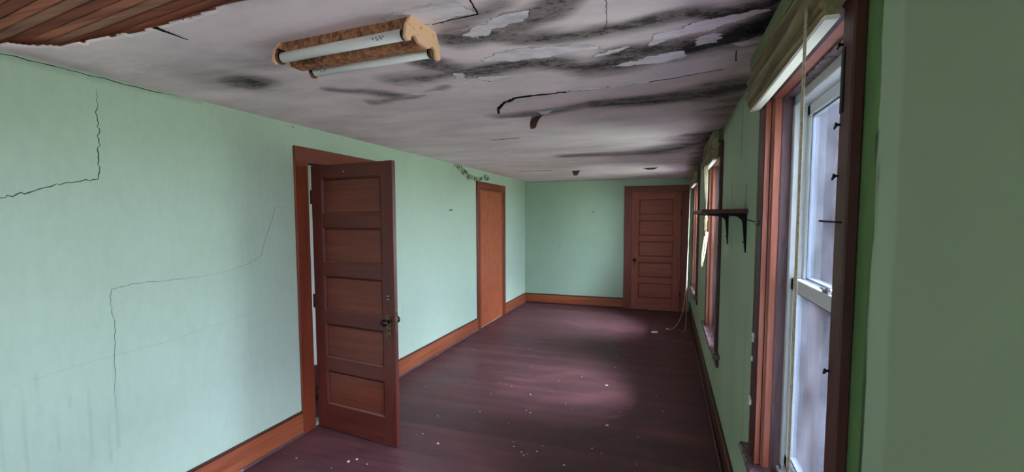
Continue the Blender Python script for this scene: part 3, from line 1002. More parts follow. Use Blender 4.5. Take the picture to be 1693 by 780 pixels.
# ================================================================== WINDOWS
def window(idx, c, detail=True, label=''):
    y0, y1 = c - HW, c + HW
    X = W
    root = thing('window_%d' % idx, (X, c, ZS), label, 'window', kind='structure')
    f = X - 0.026                                     # face of the casing
    for a, b_, s in ((y0 - 0.068, y0, 1), (y1, y1 + 0.135, -1)):
        m = MB()
        m.box((f, a, ZS + 0.03), (X, b_, ZT - 0.015), 0, 0.004)
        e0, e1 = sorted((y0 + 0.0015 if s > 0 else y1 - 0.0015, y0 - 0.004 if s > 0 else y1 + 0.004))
        m.box((f + 0.003, e0, ZS + 0.03), (X - 0.005, e1, ZT - 0.016), 1)      # paler strip: daylight on the inner edge painted into the wood
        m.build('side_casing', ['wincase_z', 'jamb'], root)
    m = MB().box((f - 0.002, y0 - 0.068, ZT - 0.015), (X, y1 + 0.135, ZT + 0.10), 0, 0.004)
    m.build('head_casing', 'wincase_y', root)
    m = MB()                                          # jamb lining, then a strip painted grey-lavender for glancing daylight
    for s, yy in ((1, y0), (-1, y1)):
        a, b_ = sorted((yy, yy + s * 0.010))
        m.box((X - 0.002, a, ZS), (X + 0.075, b_, ZT), 0, 0.0015)
        a, b_ = sorted((yy + s * 0.010, yy + s * 0.020))
        m.box((X + 0.004, a, ZS), (X + 0.030, b_, ZT), 0, 0.003)
        a, b_ = sorted((yy + s * 0.010, yy + s * 0.013))
        m.box((X + 0.034, a, ZS), (X + 0.075, b_, ZT), 1, 0.001)
    m.box((X - 0.002, y0, ZT - 0.012), (X + 0.075, y1, ZT), 0, 0.0015)
    m.box((X + 0.034, y0, ZT - 0.020), (X + 0.075, y1, ZT - 0.010), 1, 0.002)
    m.build('jamb', ['jamb', 'jambdark'], root)
    m = MB()                                          # stool with a rounded nose and ears past the casing
    m.prism([(X - 0.050, ZS + 0.004), (X - 0.058, ZS + 0.015), (X - 0.050, ZS + 0.028), (X + 0.075, ZS + 0.030), (X + 0.075, ZS)], 'y', y0 + 0.001, y1 - 0.001)
    m.prism([(X - 0.050, ZS + 0.004), (X - 0.058, ZS + 0.015), (X - 0.050, ZS + 0.028), (X - 0.0005, ZS + 0.029), (X - 0.0005, ZS)], 'y', y0 - 0.20, y1 + 0.20)
    m.build('stool', 'jambdark', root)
    m = MB().box((X - 0.020, y0 - 0.13, ZS - 0.085), (X, y1 + 0.13, ZS + 0.002), 0, 0.004)
    m.build('apron', 'wincase_y', root)
    # white vinyl double hung unit
    xa, xb = X + 0.070, X + 0.150
    m = MB()
    fw = 0.042
    m.box((xa, y0, ZS + 0.02), (xb, y0 + fw, ZT), 0, 0.003)
    m.box((xa, y1 - fw, ZS + 0.02), (xb, y1, ZT), 0, 0.003)
    m.box((xa, y0, ZT - 0.055), (xb, y1, ZT), 0, 0.003)
    m.box((xa, y0, ZS + 0.02), (xb, y1, ZS + 0.062), 0, 0.003)
    m.box((xa - 0.012, y0, ZS + 0.028), (xa + 0.005, y1, ZS + 0.045), 0, 0.004)
    m.build('vinyl_frame', 'vinyl', root)
    zm = 1.425

    def sash(name, x0, x1, za, zb, top, bot):
        s = MB()
        sw = 0.040
        ya, yb = y0 + fw - 0.004, y1 - fw + 0.004
        s.box((x0, ya, za), (x1, ya + sw, zb), 0, 0.004)
        s.box((x0, yb - sw, za), (x1, yb, zb), 0, 0.004)
        s.box((x0, ya, zb - top), (x1, yb, zb), 0, 0.004)
        s.box((x0, ya, za), (x1, yb, za + bot), 0, 0.004)
        g = 0.006
        xm = (x0 + x1) / 2
        for q in (((xm - 0.006, ya + sw, za + bot), (xm + 0.006, ya + sw + g, zb - top)), ((xm - 0.006, yb - sw - g, za + bot), (xm + 0.006, yb - sw, zb - top)),
                  ((xm - 0.006, ya + sw, zb - top - g), (xm + 0.006, yb - sw, zb - top)), ((xm - 0.006, ya + sw, za + bot), (xm + 0.006, yb - sw, za + bot + g))):
            s.box(q[0], q[1], 1, 0.0)
        so = s.build(name, ['vinyl', 'vinylgrey'], root)
        MB().box((xm - 0.002, ya + sw - 0.004, za + bot - 0.004), (xm + 0.002, yb - sw + 0.004, zb - top + 0.004)).build('glass_pane', 'glass_dusty' if idx == 1 else 'glass', so)
        return so
    ls = sash('lower_sash', X + 0.080, X + 0.108, ZS + 0.062, zm + 0.024, 0.050, 0.055)
    sash('upper_sash', X + 0.114, X + 0.142, zm - 0.020, ZT - 0.056, 0.045, 0.044)
    if detail:
        k = MB()
        k.box((X + 0.084, c - 0.03, zm + 0.024), (X + 0.106, c + 0.03, zm + 0.030), 0, 0.002)
        k.lathe([(0, 0), (0.015, 0), (0.015, 0.006), (0.009, 0.012), (0, 0.013)], (X + 0.095, c, zm + 0.029), (0, 0, 1), 16)
        k.box((X + 0.076, c - 0.004, zm + 0.034), (X + 0.100, c + 0.022, zm + 0.040), 0, 0.002)
        k.build('sash_lock', 'steel', ls)
    m = MB()                                          # brickmould outside
    xo = X + 0.150
    m.box((xo, y0 - 0.07, ZS - 0.05), (xo + 0.035, y0 + 0.005, ZT + 0.08), 0, 0.004)
    m.box((xo, y1 - 0.005, ZS - 0.05), (xo + 0.035, y1 + 0.07, ZT + 0.08), 0, 0.004)
    m.box((xo, y0 - 0.07, ZT - 0.005), (xo + 0.035, y1 + 0.07, ZT + 0.08), 0, 0.004)
    m.box((xo, y0 - 0.09, ZS - 0.06), (xo + 0.055, y1 + 0.09, ZS + 0.01), 0, 0.004)
    m.build('outer_casing', 'vinyl', root)
    return root


window(1, WIN[0], True, 'nearest tall window in reddish casing with white sashes')
window(2, WIN[1], True, 'middle window seen edge-on beyond the wall shelf')
window(3, WIN[2], True, 'farthest window seen edge-on beside the far door')
window(4, WIN[3], True, 'window behind the viewer on the window wall')
for k, (a, b_) in enumerate(REAR_FILL):
    root = thing('window_%d' % (5 + k), ((a + b_) / 2, YB, 0.7), 'unseen window added in the wall behind the viewer for fill light', 'window', kind='structure')
    m = MB()
    for q0, q1 in (((a, 0.7), (a + 0.05, 2.1)), ((b_ - 0.05, 0.7), (b_, 2.1)), ((a, 0.7), (b_, 0.75)), ((a, 2.05), (b_, 2.1)), ((a, 1.38), (b_, 1.43))):
        m.box((q0[0], YB - 0.09, q0[1]), (q1[0], YB - 0.03, q1[1]), 0, 0.004)
    m.build('sash_frame', 'vinyl', root)
    MB().box((a + 0.04, YB - 0.062, 0.74), (b_ - 0.04, YB - 0.058, 2.06)).build('glass_pane', 'glass', root)


# ================================================================== SHADES pulled up over the windows
def shade(c, label, near=True):
    y0, y1 = c - 0.455, c + 0.505
    X = W - 0.026
    root = thing('window_shade', (X, c, 2.14), label, 'window shade', 'raised shades over the windows')
    m = MB().box((X - 0.050, y0, 2.315), (X + 0.0, y1 + 0.02, 2.372), 0, 0.005)
    m.box((X - 0.001, y0 + 0.02, 2.30), (X + 0.0255, y1, 2.372), 0, 0.002)
    m.build('head_rail', 'headrail', root)
    # folded woven cloth: long soft folds hanging one below another
    rnd = random.Random(int(c * 100))
    folds = MB()
    n = 40
    for k, (zc, xo, rx, rz, mi) in enumerate(((2.296, 0.026, 0.022, 0.022, 0), (2.262, 0.034, 0.031, 0.024, 1), (2.232, 0.030, 0.028, 0.020, 1), (2.206, 0.036, 0.034, 0.021, 0), (2.180, 0.030, 0.027, 0.017, 1), (2.164, 0.027, 0.024, 0.012, 0))):
        rings = []
        ph = rnd.random() * 6
        for j in range(n + 1):
            t = j / n
            y = y0 + 0.005 * rnd.random() + (y1 - y0) * t
            dz = 0.004 * math.sin(ph + 5 * t) + 0.003 * (rnd.random() - 0.5)
            sq = 1.0 + 0.12 * math.sin(ph * 2 + 9 * t)
            rings.append([folds.bm.verts.new((X - xo + rx * math.cos(a) * sq, y, zc + dz + rz * math.sin(a))) for a in [2 * math.pi * q / 14 for q in range(14)]])
        for A, B in zip(rings, rings[1:]):
            for q in range(14):
                fc = folds.bm.faces.new((A[q], A[(q + 1) % 14], B[(q + 1) % 14], B[q]))
                fc.smooth = True
                fc.material_index = mi
        folds.bm.faces.new(rings[0])
        folds.bm.faces.new(rings[-1])
    folds.build('folded_cloth', ['bamboo', 'bamboo_dark'], root)
    m = MB().box((X - 0.046, y0 - 0.004, 2.140), (X - 0.012, y1 + 0.004, 2.150), 0, 0.003, 2)
    m.build('bottom_rail', 'white_rail', root)
    return root, y0, y1, X


sh1, sy0, sy1, SX = shade(WIN[0], 'raised woven shade with white bottom rail over the nearest window')
m = MB()
for k in range(2):
    yy = 1.292 + 0.007 * k
    m.tube(smooth_path([(SX - 0.058, yy, 2.33), (SX - 0.064, yy, 2.14), (SX - 0.060, yy + 0.012 + 0.003 * k, 1.54), (SX - 0.062, yy + 0.004, 1.04), (SX - 0.064, yy + 0.002, 0.80)], 8), 0.0028, 8)
m.lathe([(0, 0), (0.006, 0.0), (0.010, 0.012), (0.010, 0.035), (0.005, 0.045), (0.0, 0.045)], (SX - 0.064, 1.297, 0.757), (0, 0, 1), 14)
m.build('pull_cord', 'cord', sh1)

sh2, sy0, sy1, SX = shade(WIN[1], 'raised shade with looped cords over the middle window')
m = MB()
for k in range(5):
    yy = 4.28 + 0.045 * k
    pts = [(SX - 0.052 - 0.004 * k, yy, 2.15), (SX - 0.056, yy - 0.02, 1.85), (SX - 0.060 + 0.006 * k, 4.31 + 0.02 * k, 1.66)]
    m.tube(smooth_path(pts, 6), 0.0035, 7)
for k in range(4):
    w, dz, dx = 0.05 + 0.022 * k, 0.105 + 0.016 * k, 0.006 * k
    loop = [(SX - 0.050 - dx + 0.012 * math.sin(a), 4.31 + w * math.cos(a), 1.56 - dz + dz * math.sin(a)) for a in [math.pi * (0.5 + 2 * q / 24) for q in range(25)]]
    m.tube(loop, 0.0035, 7)
m.build('looped_cord', 'cord', sh2)
m = MB().box((SX - 0.075, 4.25, 1.575), (SX - 0.048, 4.37, 1.70), 0, 0.006, 2)
m.box((SX - 0.070, 4.28, 1.525), (SX - 0.050, 4.36, 1.58), 1, 0.004)
m.build('cord_cleat', ['bamboo', 'base_z'], sh2)

sh3, sy0, sy1, SX = shade(WIN[2], 'raised shade with long cord over the farthest window')
m = MB()
m.tube(smooth_path([(SX - 0.060, 7.44, 2.14), (SX - 0.068, 7.43, 1.6), (SX - 0.078, 7.38, 1.0), (SX - 0.09, 7.33, 0.60), (SX - 0.13, 7.26, 0.28), (SX - 0.20, 7.18, 0.08), (SX - 0.29, 7.11, 0.006), (SX - 0.33, 7.08, 0.005)], 8), 0.0045, 8)
m.tube(smooth_path([(SX - 0.062, 7.42, 2.14), (SX - 0.066, 7.40, 1.3), (SX - 0.074, 7.36, 0.70), (SX - 0.078, 7.28, 0.34), (SX - 0.088, 7.14, 0.08), (SX - 0.11, 7.05, 0.006), (SX - 0.15, 7.02, 0.005)], 8), 0.0035, 8)
m.lathe([(0, 0), (0.008, 0.0), (0.013, 0.012), (0.012, 0.035), (0.006, 0.045), (0, 0.045)], (SX - 0.325, 7.083, 0.0135), (-1, -0.2, 0), 14)
m.build('pull_cord', 'cord', sh3)


# ================================================================== WALL SHELF between the first two windows
sf = thing('wall_shelf', (W, 3.15, 1.70), 'dark wooden shelf on two black iron brackets between the windows', 'shelf')
MB().box((W - 0.225, 2.62, 1.713), (W - 0.004, 3.69, 1.735), 0, 0.002).build('board', 'shelf_y', sf)


def bracket(y, par):
    """pressed iron shelf bracket: a tapering leg on the wall, a tapering arm under the board, a small curve between"""
    m = MB()
    x0, z0 = W - 0.0005, 1.713
    pts = [(x0, z0), (W - 0.195, z0), (W - 0.195, z0 - 0.006)]
    cx, cz, r = W - 0.020 - 0.045, z0 - 0.014 - 0.045, 0.045
    for k in range(9):
        a = math.pi / 2 * (1 - k / 8)
        pts.append((cx + r * math.cos(a), cz + r * math.sin(a)))
    pts += [(W - 0.009, 1.53), (W - 0.006, 1.505), (x0, 1.503)]
    m.prism(pts, 'y', y - 0.010, y + 0.010, 0, 0.0015)
    for zz in (1.56, 1.62):
        m.cyl((W - 0.018, y, zz), (W - 0.010, y, zz), 0.004, seg=8)
    return m.build('bracket', 'iron', par)


bracket(2.675, sf)
bracket(3.44, sf)

# ================================================================== CEILING LIGHT
cy0, cx0, cx1 = 1.503, 1.195, 1.835
lt = thing('ceiling_light', ((cx0 + cx1) / 2, cy0, H), 'rusty two-tube fluorescent light fixture on the stained ceiling', 'ceiling light')
ZC = H - 0.004
m = MB()
m.prism([(cy0 - 0.072, ZC), (cy0 + 0.072, ZC), (cy0 + 0.066, ZC - 0.036), (cy0 + 0.040, ZC - 0.046), (cy0 + 0.030, ZC - 0.084), (cy0 - 0.030, ZC - 0.084), (cy0 - 0.040, ZC - 0.046), (cy0 - 0.066, ZC - 0.036)], 'x', cx0 + 0.012, cx1 - 0.012)
m.build('housing', 'rust', lt)
plate = [(-0.076, 0.0), (0.076, 0.0), (0.104, -0.052), (0.112, -0.118), (0.099, -0.129), (0.082, -0.122), (0.072, -0.086), (0.052, -0.080), (0.034, -0.100), (-0.034, -0.100), (-0.052, -0.080), (-0.072, -0.086), (-0.082, -0.112), (-0.099, -0.119), (-0.112, -0.108), (-0.104, -0.052)]
for a, b_ in ((cx0, cx0 + 0.013), (cx1 - 0.013, cx1)):
    m = MB().prism([(cy0 + u, ZC + v * 0.80) for u, v in plate], 'x', a, b_, 0, 0.0015)
    m.build('end_plate', 'cream', lt)
for s in (-1, 1):
    ty, tz = cy0 + s * 0.082, ZC - (0.066 if s < 0 else 0.074)
    for xx, d in ((cx0 + 0.013, 1), (cx1 - 0.013, -1)):
        k = MB().cyl((xx, ty, tz), (xx + d * 0.012, ty, tz), 0.024, seg=20, bev=0.002)
        k.box((xx if d > 0 else xx - 0.012, ty - 0.016, tz), (xx + 0.012 if d > 0 else xx, ty + 0.016, tz + 0.034), 0, 0.003)
        k.build('socket', 'socket', lt)
    k = MB().cyl((cx0 + 0.028, ty, tz), (cx1 - 0.028, ty, tz), 0.0195, seg=28)
    for xx in (cx0 + 0.025, cx1 - 0.031):
        k.cyl((xx, ty, tz), (xx + 0.006, ty, tz), 0.0200, seg=28, mi=1)
    xp = cx1 - 0.15 if s < 0 else cx0 + 0.06          # a smudged stamp near one end
    for j, (u, v) in enumerate(((0, 0), (0.014, 0.002), (0.020, -0.006), (0.030, 0.003), (0.036, -0.004), (0.044, 0.002))):
        k.box((xp + u, ty - 0.0206, tz - 0.006 + v), (xp + u + 0.005, ty - 0.0168, tz - 0.001 + v), 2)
    k.build('fluorescent_tube', ['tube', 'crack', 'mark'], lt)

lt.rotation_euler = (0, 0, math.radians(-3.8))

# ================================================================== CRACKS AND LOOSE PLASTER
def jag(pts, n=6, amp=0.008, axes=(0, 1), seed=1):
    r = random.Random(seed)
    out = []
    for p, q in zip(pts, pts[1:]):
        for k in range(n):
            t = k / n
            v = [p[i] + (q[i] - p[i]) * t for i in range(len(p))]
            if k:
                for i in axes:
                    v[i] += r.uniform(-amp, amp)
            out.append(tuple(v))
    out.append(tuple(pts[-1]))
    return out


def taper(n, w, a=0.15, b=0.15, seed=2):
    r = random.Random(seed)
    o = []
    for k in range(n):
        t = k / (n - 1)
        e = min(1, a + t * 6) * min(1, b + (1 - t) * 6)
        o.append(w * e * r.uniform(0.55, 1.25))
    return o


def crack_on_ceiling(pts, w, label, mat='crack', amp=0.006, seed=1, n=6, ws=None):
    pp = jag(pts, n, amp, (0, 1), seed)
    ww = ws(len(pp)) if ws else taper(len(pp), w, seed=seed)
    o = MB().ribbon(on_ceiling(pp, -0.001), ww, (0, 0, -1), 0.0025 if mat != 'crackpale' else 0.006).build('plaster_crack', mat)
    return tag(o, label, 'crack', kind='structure')


def ws_main(n):
    r = random.Random(4)
    return [0.034 * max(0.14, (1 - abs(k / (n - 1) - 0.28) * 1.25)) * r.uniform(0.6, 1.2) if k else 0.004 for k in range(n)]


crack_on_ceiling(CRACK, 0.02, 'long black open crack curving across the sagging ceiling', amp=0.007, seed=3, n=7, ws=ws_main)
crack_on_ceiling([(2.14, 2.475), (2.25, 2.470), (2.33, 2.464), (2.45, 2.454), (2.58, 2.434)], 0.016, 'white broken plaster edge along the long ceiling crack', 'crackpale', 0.008, 8, 6)
crack_on_ceiling([(0.888, 1.178), (0.887, 1.232), (0.889, 1.30)], 0.020, 'short black split beside the hole in the ceiling', amp=0.003, seed=5, ws=lambda n: [0.026 * (1 - k / n) + 0.002 for k in range(n)])
crack_on_ceiling([(1.861, 1.496), (1.958, 1.483), (2.049, 1.475), (2.071, 1.36), (2.08, 1.2)], 0.006, 'straight dark seam beside the rusty ceiling light', amp=0.002, seed=6)
crack_on_ceiling([(2.481, 1.40), (2.481, 1.536), (2.462, 1.671), (2.442, 1.774)], 0.0032, 'thin hairline crack near the top of the ceiling', 'crackgrey', 0.003, 7)
crack_on_ceiling([(1.145, 3.835), (1.441, 3.811)], 0.02, 'short thin crack past the long ceiling crack', amp=0.01, seed=9)
crack_on_ceiling([(0.5, 6.54), (0.789, 6.54), (1.065, 6.551)], 0.03, 'faint dark seam in the ceiling toward the far end', amp=0.01, seed=10)


def crack_on_left(pts, w, label, amp=0.006, seed=1, mat='crackgreen', n=7):  # noqa
    pp = jag([(0.0, y, z) for y, z in pts], n, amp, (1, 2), seed)
    o = MB().ribbon([(-0.0005, y, z) for _, y, z in pp], taper(len(pp), w, seed=seed), (1, 0, 0), 0.0012).build('plaster_crack', mat)
    return tag(o, label, 'crack', kind='structure')


crack_on_left([(1.478, 2.33), (1.470, 2.20), (1.472, 2.086), (1.466, 1.98), (1.458, 1.888), (1.33, 1.862), (1.20, 1.81), (1.104, 1.781), (0.98, 1.765)], 0.0056, 'dark stepped crack high on the left wall', 0.007, 21)
crack_on_left([(1.470, 0.72), (1.478, 0.95), (1.490, 1.14), (1.478, 1.25), (1.485, 1.332), (1.60, 1.345), (1.80, 1.342), (2.022, 1.338)], 0.0024, 'fine crack turning a corner mid left wall', 0.004, 22)
crack_on_left([(2.022, 1.338), (2.25, 1.375), (2.379, 1.421), (2.43, 1.55), (2.50, 1.70), (2.523, 1.773), (2.66, 1.762)], 0.0018, 'hairline crack rising toward the open door casing', 0.005, 23)
crack_on_left([(1.08, 0.96), (1.35, 0.985), (1.7, 0.99), (2.1, 1.03), (2.45, 1.06)], 0.0012, 'very faint level crack low on the left wall', 0.004, 24, 'crackfaint')
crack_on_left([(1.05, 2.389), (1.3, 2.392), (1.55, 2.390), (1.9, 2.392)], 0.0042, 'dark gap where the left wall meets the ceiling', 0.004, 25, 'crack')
crack_on_left([(5.25, 1.79), (5.36, 1.79)], 0.02, 'small dark scuff on the wall before the orange door', 0.003, 26)


def flake(pts, name, mat, label, cat='paint flake', group=None, curl=0.5, th=0.002, drop=0.05):
    """hanging scale of paint: a ragged sheet attached along its first edge and curling down"""
    a, b_ = Vector(on_ceiling([pts[0]])[0]), Vector(on_ceiling([pts[1]])[0])
    d = b_ - a
    side = Vector((-d.y, d.x, 0)).normalized()
    m = MB()
    nu, nv = 8, 6
    r = random.Random(int(a.x * 1000))
    G = []
    for j in range(nv + 1):
        t = j / nv
        row = []
        for i in range(nu + 1):
            s = i / nu
            wdt = 1 - t * (0.35 + 0.4 * abs(s - 0.35)) * (0.9 + 0.2 * r.random())
            p = a + d * (0.5 + (s - 0.5) * max(0.08, wdt))
            p = p + side * (drop * 0.6 * math.sin(t * 1.5)) + Vector((0, 0, -drop * (t ** 1.4) - curl * 0.01 * math.sin(3 * s) * t))
            row.append(p)
        G.append(row)
    top = [[m.bm.verts.new(p) for p in row] for row in G]
    bot = [[m.bm.verts.new(p + Vector((0, 0, th))) for p in row] for row in G]
    for g, fl in ((top, 1), (bot, 0)):
        for j in range(nv):
            for i in range(nu):
                q = (g[j][i], g[j][i + 1], g[j + 1][i + 1], g[j + 1][i])
                f = m.bm.faces.new(q if fl else q[::-1])
                f.smooth = True
    rim = [(0, i) for i in range(nu)] + [(j, nu) for j in range(nv)] + [(nv, i) for i in range(nu, 0, -1)] + [(j, 0) for j in range(nv, 0, -1)]
    for k in range(len(rim)):
        p, q = rim[k], rim[(k + 1) % len(rim)]
        m.bm.faces.new((top[p[0]][p[1]], top[q[0]][q[1]], bot[q[0]][q[1]], bot[p[0]][p[1]]))
    return tag(m.build(name, mat), label, cat, group)


flake([(1.87, 3.03), (1.765, 3.09)], 'hanging_flake', 'flapbrown', 'brown curled flake hanging below the long ceiling crack', group='loose flakes hanging from the ceiling', drop=0.085)
flake([(1.44, 6.74), (1.30, 6.77)], 'hanging_flake', 'flapbrown', 'dark flake hanging from the far ceiling above the green wall', group='loose flakes hanging from the ceiling', drop=0.07)
flake([(2.55, 6.74), (2.32, 6.80)], 'hanging_flake', 'flapbrown', 'thin flake hanging from the far ceiling nearer the windows', group='loose flakes hanging from the ceiling', drop=0.022)
flake([(1.98, 2.90), (1.84, 2.93)], 'hanging_flake', 'flake_white', 'pale curled flake beside the brown hanging one', group='loose flakes hanging from the ceiling', drop=0.02)


# ================================================================== NAILS, HOOKS AND BITS ON THE WINDOW WALL
def nail(p, q, r, label, head=True):
    p, q = Vector(p), Vector(q)
    m = MB().cyl(p, q, r * 0.85, r, seg=10)
    if head:
        d = (q - p).normalized()
        m.cyl(q, q + d * 0.002, r * 2.4, seg=14)
    return tag(m.build('nail', 'iron'), label, 'nail', 'nails in the window casings')


CX = W - 0.026
nail((CX + 0.008, 1.185, 1.680), (CX - 0.024, 1.272, 1.684), 0.0024, 'long dark nail slanting from the right side casing of the near window', False)
nail((CX + 0.008, 2.190, 1.668), (CX - 0.075, 2.215, 1.690), 0.0024, 'long dark nail sticking out of the left side casing near the shelf', False)
b = MB().lathe([(0, 0), (0.011, 0), (0.013, 0.006), (0.008, 0.014), (0, 0.016)], (CX, 2.188, 1.668), (-1, 0, 0), 14).build('rod_socket', 'steel')
tag(b, 'small round metal socket at the root of the casing nail', 'curtain bracket')


def hook(y, z, label):
    m = MB()
    m.lathe([(0, 0), (0.003, 0), (0.003, 0.006), (0.006, 0.007), (0.0055, 0.010), (0, 0.011)], (CX, y, z), (-1, 0, 0), 12)
    m.tube(smooth_path([(CX - 0.006, y, z + 0.003), (CX - 0.009, y - 0.002, z - 0.004), (CX - 0.010, y + 0.004, z - 0.008), (CX - 0.009, y + 0.007, z - 0.003)], 4), 0.0018, 7)
    return tag(m.build('cup_hook', 'iron'), label, 'hook', 'dark hooks on the near window casing')


hook(1.243, 2.085, 'dark hook at the top inner corner of the near casing')
hook(1.240, 1.905, 'upper of two dark hooks below the top of the near casing')
hook(1.240, 1.788, 'lower of two dark hooks, above the slanting nail')
hook(1.240, 1.327, 'lone dark hook low on the near casing, below the sash lock')
m = MB().box((CX - 0.012, 1.232, 2.176), (CX, 1.246, 2.198), 0, 0.003)
m.cyl((CX - 0.012, 1.239, 2.187), (CX - 0.028, 1.239, 2.176), 0.004, seg=10)
tag(m.build('shade_bracket', 'steel'), 'small metal bracket beside the near end of the shade', 'bracket')
m = MB().box((CX - 0.003, 1.225, 1.93), (CX, 1.243, 2.075), 0, 0.001)  # dark strip standing in for the gap beside the casing
tag(m.build('gap_strip', 'iron'), 'narrow dark strip for a gap along the casing between the upper hooks', 'strip')


def scrap(loc, size, label, seed, name='paint_scrap', mat='chip', normal=(-1, 0, 0)):
    r = random.Random(seed)
    m = MB()
    n = 11
    ring, ring2 = [], []
    for k in range(n):
        a = 2 * math.pi * k / n
        s = r.uniform(0.45, 1.15)
        y, z = size[0] * s * math.cos(a), size[1] * s * math.sin(a)
        ring.append(m.bm.verts.new((loc[0], loc[1] + y, loc[2] + z)))
        ring2.append(m.bm.verts.new((loc[0] - 0.004 * r.uniform(0.6, 2), loc[1] + y * 0.85, loc[2] + z * 0.85)))
    m.bm.faces.new(ring)
    m.bm.faces.new(ring2[::-1])
    for k in range(n):
        m.bm.faces.new((ring[k], ring[(k + 1) % n], ring2[(k + 1) % n], ring2[k]))
    return tag(m.build(name, mat), label, 'paint scrap', 'white scraps on the window casing')


scrap((CX, 2.245, 0.862), (0.040, 0.032), 'white paint scrap low on the left casing of the near window', 31)
scrap((CX, 2.215, 1.160), (0.022, 0.028), 'white paint scrap midway up the left casing of the near window', 32)
scrap((CX, 2.225, 1.06), (0.012, 0.012), 'tiny white fleck below the casing scrap', 33)

for x, y, lab, d in ((2.985, 1.93, 'small dark hook in the ceiling above the near shade', 0.02), (2.94, 2.15, 'thin dark nail hanging from the ceiling past the near shade', 0.04)):
    z = on_ceiling([(x, y)])[0][2]
    if d < 0.03:
        m = MB().tube(smooth_path([(x, y, z + 0.004), (x, y, z - 0.012), (x - 0.03, y, z - 0.014), (x - 0.034, y, z - 0.004)], 5), 0.0028, 8)
        tag(m.build('ceiling_hook', 'iron'), lab, 'hook')
    else:
        m = MB().cyl((x, y, z - d), (x, y, z + 0.004), 0.0022, seg=8).cyl((x, y, z - d - 0.002), (x, y, z - d), 0.005, seg=10)
        tag(m.build('ceiling_nail', 'iron'), lab, 'nail')


# ================================================================== LITTER ON THE FLOOR
def litter(x, y, r_, seed, flat=0.35, mat='chip', name='paint_chip', z0=0.0):
    r = random.Random(seed)
    m = MB()
    n = 7
    lo, hi = [], []
    a0 = r.random() * 6
    for k in range(n):
        a = a0 + 2 * math.pi * k / n
        s = r.uniform(0.55, 1.2) * r_
        px, py = x + s * math.cos(a), y + s * 0.75 * math.sin(a)
        lo.append(m.bm.verts.new((px, py, z0)))
        hi.append(m.bm.verts.new((px * 0.9 + x * 0.1, py * 0.9 + y * 0.1, z0 + r_ * flat * r.uniform(0.5, 1.2))))
    m.bm.faces.new(lo[::-1])
    m.bm.faces.new(hi)
    for k in range(n):
        m.bm.faces.new((lo[k], lo[(k + 1) % n], hi[(k + 1) % n], hi[k]))
    return m.build(name, mat)


CHIP_LABEL = 'small white paint chip lying on the dark floor boards'
BIG = [(0.613, 2.486, 0.013, 'largest white paint chip in front of the open door bottom'),
       (0.648, 2.531, 0.011, 'white paint chip touching the largest one before the open door'),
       (1.082, 2.912, 0.011, 'white paint chip alone on the floor right of the open door'),
       (2.130, 4.505, 0.016, 'white paint chip in the middle patch of window light'),
       (2.247, 3.622, 0.014, 'white paint chip on the floor before the second window')]
for k, (x, y, r_, lab) in enumerate(BIG):
    tag(litter(x, y, r_, 100 + k), lab, 'paint chip', 'paint chips on the floor')
SMALL = [(0.852, 2.983), (0.896, 3.009), (1.610, 3.121), (1.818, 3.043), (1.469, 4.034), (1.585, 3.649), (1.244, 4.808), (1.430, 5.428), (1.536, 3.684),
         (1.833, 3.935), (1.911, 3.852), (1.638, 3.055), (1.742, 2.964), (1.713, 2.998), (1.762, 2.989), (0.233, 2.406), (0.555, 2.385), (0.756, 2.502), (2.673, 4.046)]
rr = random.Random(5)
for k in range(34):
    SMALL.append((rr.uniform(0.35, 2.75), rr.triangular(2.5, 6.5, 3.3)))
for k, (x, y) in enumerate(SMALL):
    if 0.0 < x < 0.95 and 2.65 < y < 2.95:
        continue
    tag(litter(x, y, rr.uniform(0.004, 0.0085), 200 + k), CHIP_LABEL, 'paint chip', 'paint chips on the floor')
m = MB()
G = [[m.bm.verts.new((2.526 + u * 0.085, 6.865 + v * 0.10, 0.002 + 0.012 * (0.5 + 0.5 * math.sin(3 * u + 2 * v)) * abs(u))) for u in (-0.5, -0.2, 0.2, 0.5)] for v in (-0.5, 0.0, 0.5)]
G2 = [[m.bm.verts.new(v.co + Vector((0, 0, 0.0015))) for v in row] for row in G]
for j in range(2):
    for i in range(3):
        m.bm.faces.new((G[j][i], G[j][i + 1], G[j + 1][i + 1], G[j + 1][i]))
        m.bm.faces.new((G2[j][i], G2[j + 1][i], G2[j + 1][i + 1], G2[j][i + 1]))
rim = [(0, 0), (0, 1), (0, 2), (0, 3), (1, 3), (2, 3), (2, 2), (2, 1), (2, 0), (1, 0)]
for k in range(10):
    p, q = rim[k], rim[(k + 1) % 10]
    m.bm.faces.new((G[p[0]][p[1]], G[q[0]][q[1]], G2[q[0]][q[1]], G2[p[0]][p[1]]))
tag(m.build('paper_scrap', 'paper'), 'white paper scrap on the floor near the far door', 'paper scrap')

# ================================================================== OUTSIDE
g = MB().box((-60, -60, -0.75), (70, 70, -0.64)).build('lawn', 'lawn')
tag(g, 'green lawn outside the windows', 'lawn', kind='structure')
g = MB().box((W + 0.15, -20, -0.63), (W + 1.6, 30, -0.53)).build('gravel_path', 'gravel')
tag(g, 'pale gravel path along the outside wall', 'path', kind='structure')
m = MB()                                          # dark board screen added outside to keep the nearest window from blowing out
for k in range(5):
    m.box((3.412 + k * 0.121, 2.74, -0.64), (3.412 + k * 0.121 + 0.117, 2.765, 3.2), 0, 0.003)
m.box((3.40, 2.765, -0.64), (4.02, 2.83, 3.2), 0)
tag(m.build('added_wing', 'siding'), 'added dark mauve board screen dimming the view outside the nearest window', 'added screen', kind='structure')

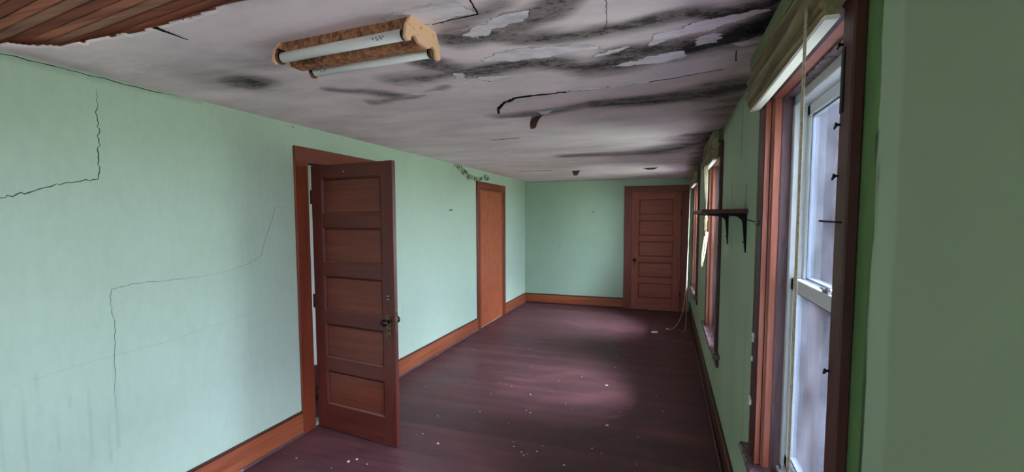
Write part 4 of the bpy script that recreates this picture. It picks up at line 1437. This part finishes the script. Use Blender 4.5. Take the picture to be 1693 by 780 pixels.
# ================================================================== LIGHT: overcast daylight through the windows
wd = bpy.data.worlds.new('overcast_sky')
SC.world = wd
wd.use_nodes = True
t = wd.node_tree
bg = t.nodes['Background']
tc = t.nodes.new('ShaderNodeTexCoord')
sx = t.nodes.new('ShaderNodeSeparateXYZ')
t.links.new(tc.outputs['Generated'], sx.inputs[0])
rp = t.nodes.new('ShaderNodeValToRGB')
e = rp.color_ramp.elements
e[0].position, e[0].color = 0.0, (0.72, 0.88, 1.0, 1)
e[1].position, e[1].color = 0.8, (0.60, 0.80, 1.0, 1)
t.links.new(sx.outputs[2], rp.inputs[0])
t.links.new(rp.outputs[0], bg.inputs['Color'])
bg.inputs['Strength'].default_value = 9.0
for c in WIN:                                       # light portals only guide the sky sampling; they give no light of their own
    li = bpy.data.lights.new('window_portal', 'AREA')
    li.shape = 'RECTANGLE'
    li.size, li.size_y = 1.58, 0.87
    li.cycles.is_portal = True
    lo = bpy.data.objects.new('window_portal', li)
    lo.location = (W + 0.20, c, (ZS + ZT) / 2)
    lo.rotation_euler = (0, math.radians(90), 0)
    COL.objects.link(lo)

sn = bpy.data.lights.new('sun', 'SUN')               # bright cloud high above, opposite the windows
sn.energy = 15.0
sn.angle = math.radians(56)
sn.color = (0.74, 0.89, 1.0)
so = bpy.data.objects.new('sun', sn)
so.rotation_euler = Vector((1.10, -0.25, 1.35)).to_track_quat('Z', 'Y').to_euler()
so.location = (8, 0, 9)
COL.objects.link(so)
for a, b_ in REAR_FILL:
    li = bpy.data.lights.new('window_portal', 'AREA')
    li.shape = 'RECTANGLE'
    li.size, li.size_y = b_ - a, 1.4
    li.cycles.is_portal = True
    lo = bpy.data.objects.new('window_portal', li)
    lo.location = ((a + b_) / 2, YB - 0.14, 1.4)
    lo.rotation_euler = (math.radians(90), 0, 0)
    COL.objects.link(lo)

# ================================================================== CAMERA
F, CYP = 743.93, 409.1
R_ = Vector((0.94496185, 0.32717355, -0.00213963))
U_ = Vector((-0.01988832, 0.06396766, 0.99775377))
FW = Vector((-0.32657551, 0.9427967, -0.06695393))
cd = bpy.data.cameras.new('camera')
cd.sensor_fit = 'HORIZONTAL'
cd.sensor_width = 36.0
cd.lens = F / 1693.0 * 36.0
cd.shift_y = (CYP - 390.0) / 1693.0
cd.clip_start = 0.02
co = bpy.data.objects.new('camera', cd)
mw = Matrix((R_, U_, -FW)).transposed().to_4x4()
mw.translation = Vector((2.68292158, 0.0, 1.69426781))
co.matrix_world = mw
COL.objects.link(co)
SC.camera = co

vs = SC.view_settings
vs.view_transform = 'Standard'
vs.look = 'None'
vs.gamma = 1.0
vs.use_curve_mapping = False
vs.exposure = 1.75
SC.cycles.max_bounces = 14
SC.cycles.diffuse_bounces = 10
SC.cycles.transparent_max_bounces = 16
SC.cycles.sample_clamp_indirect = 6.0
SC.cycles.use_denoising = True
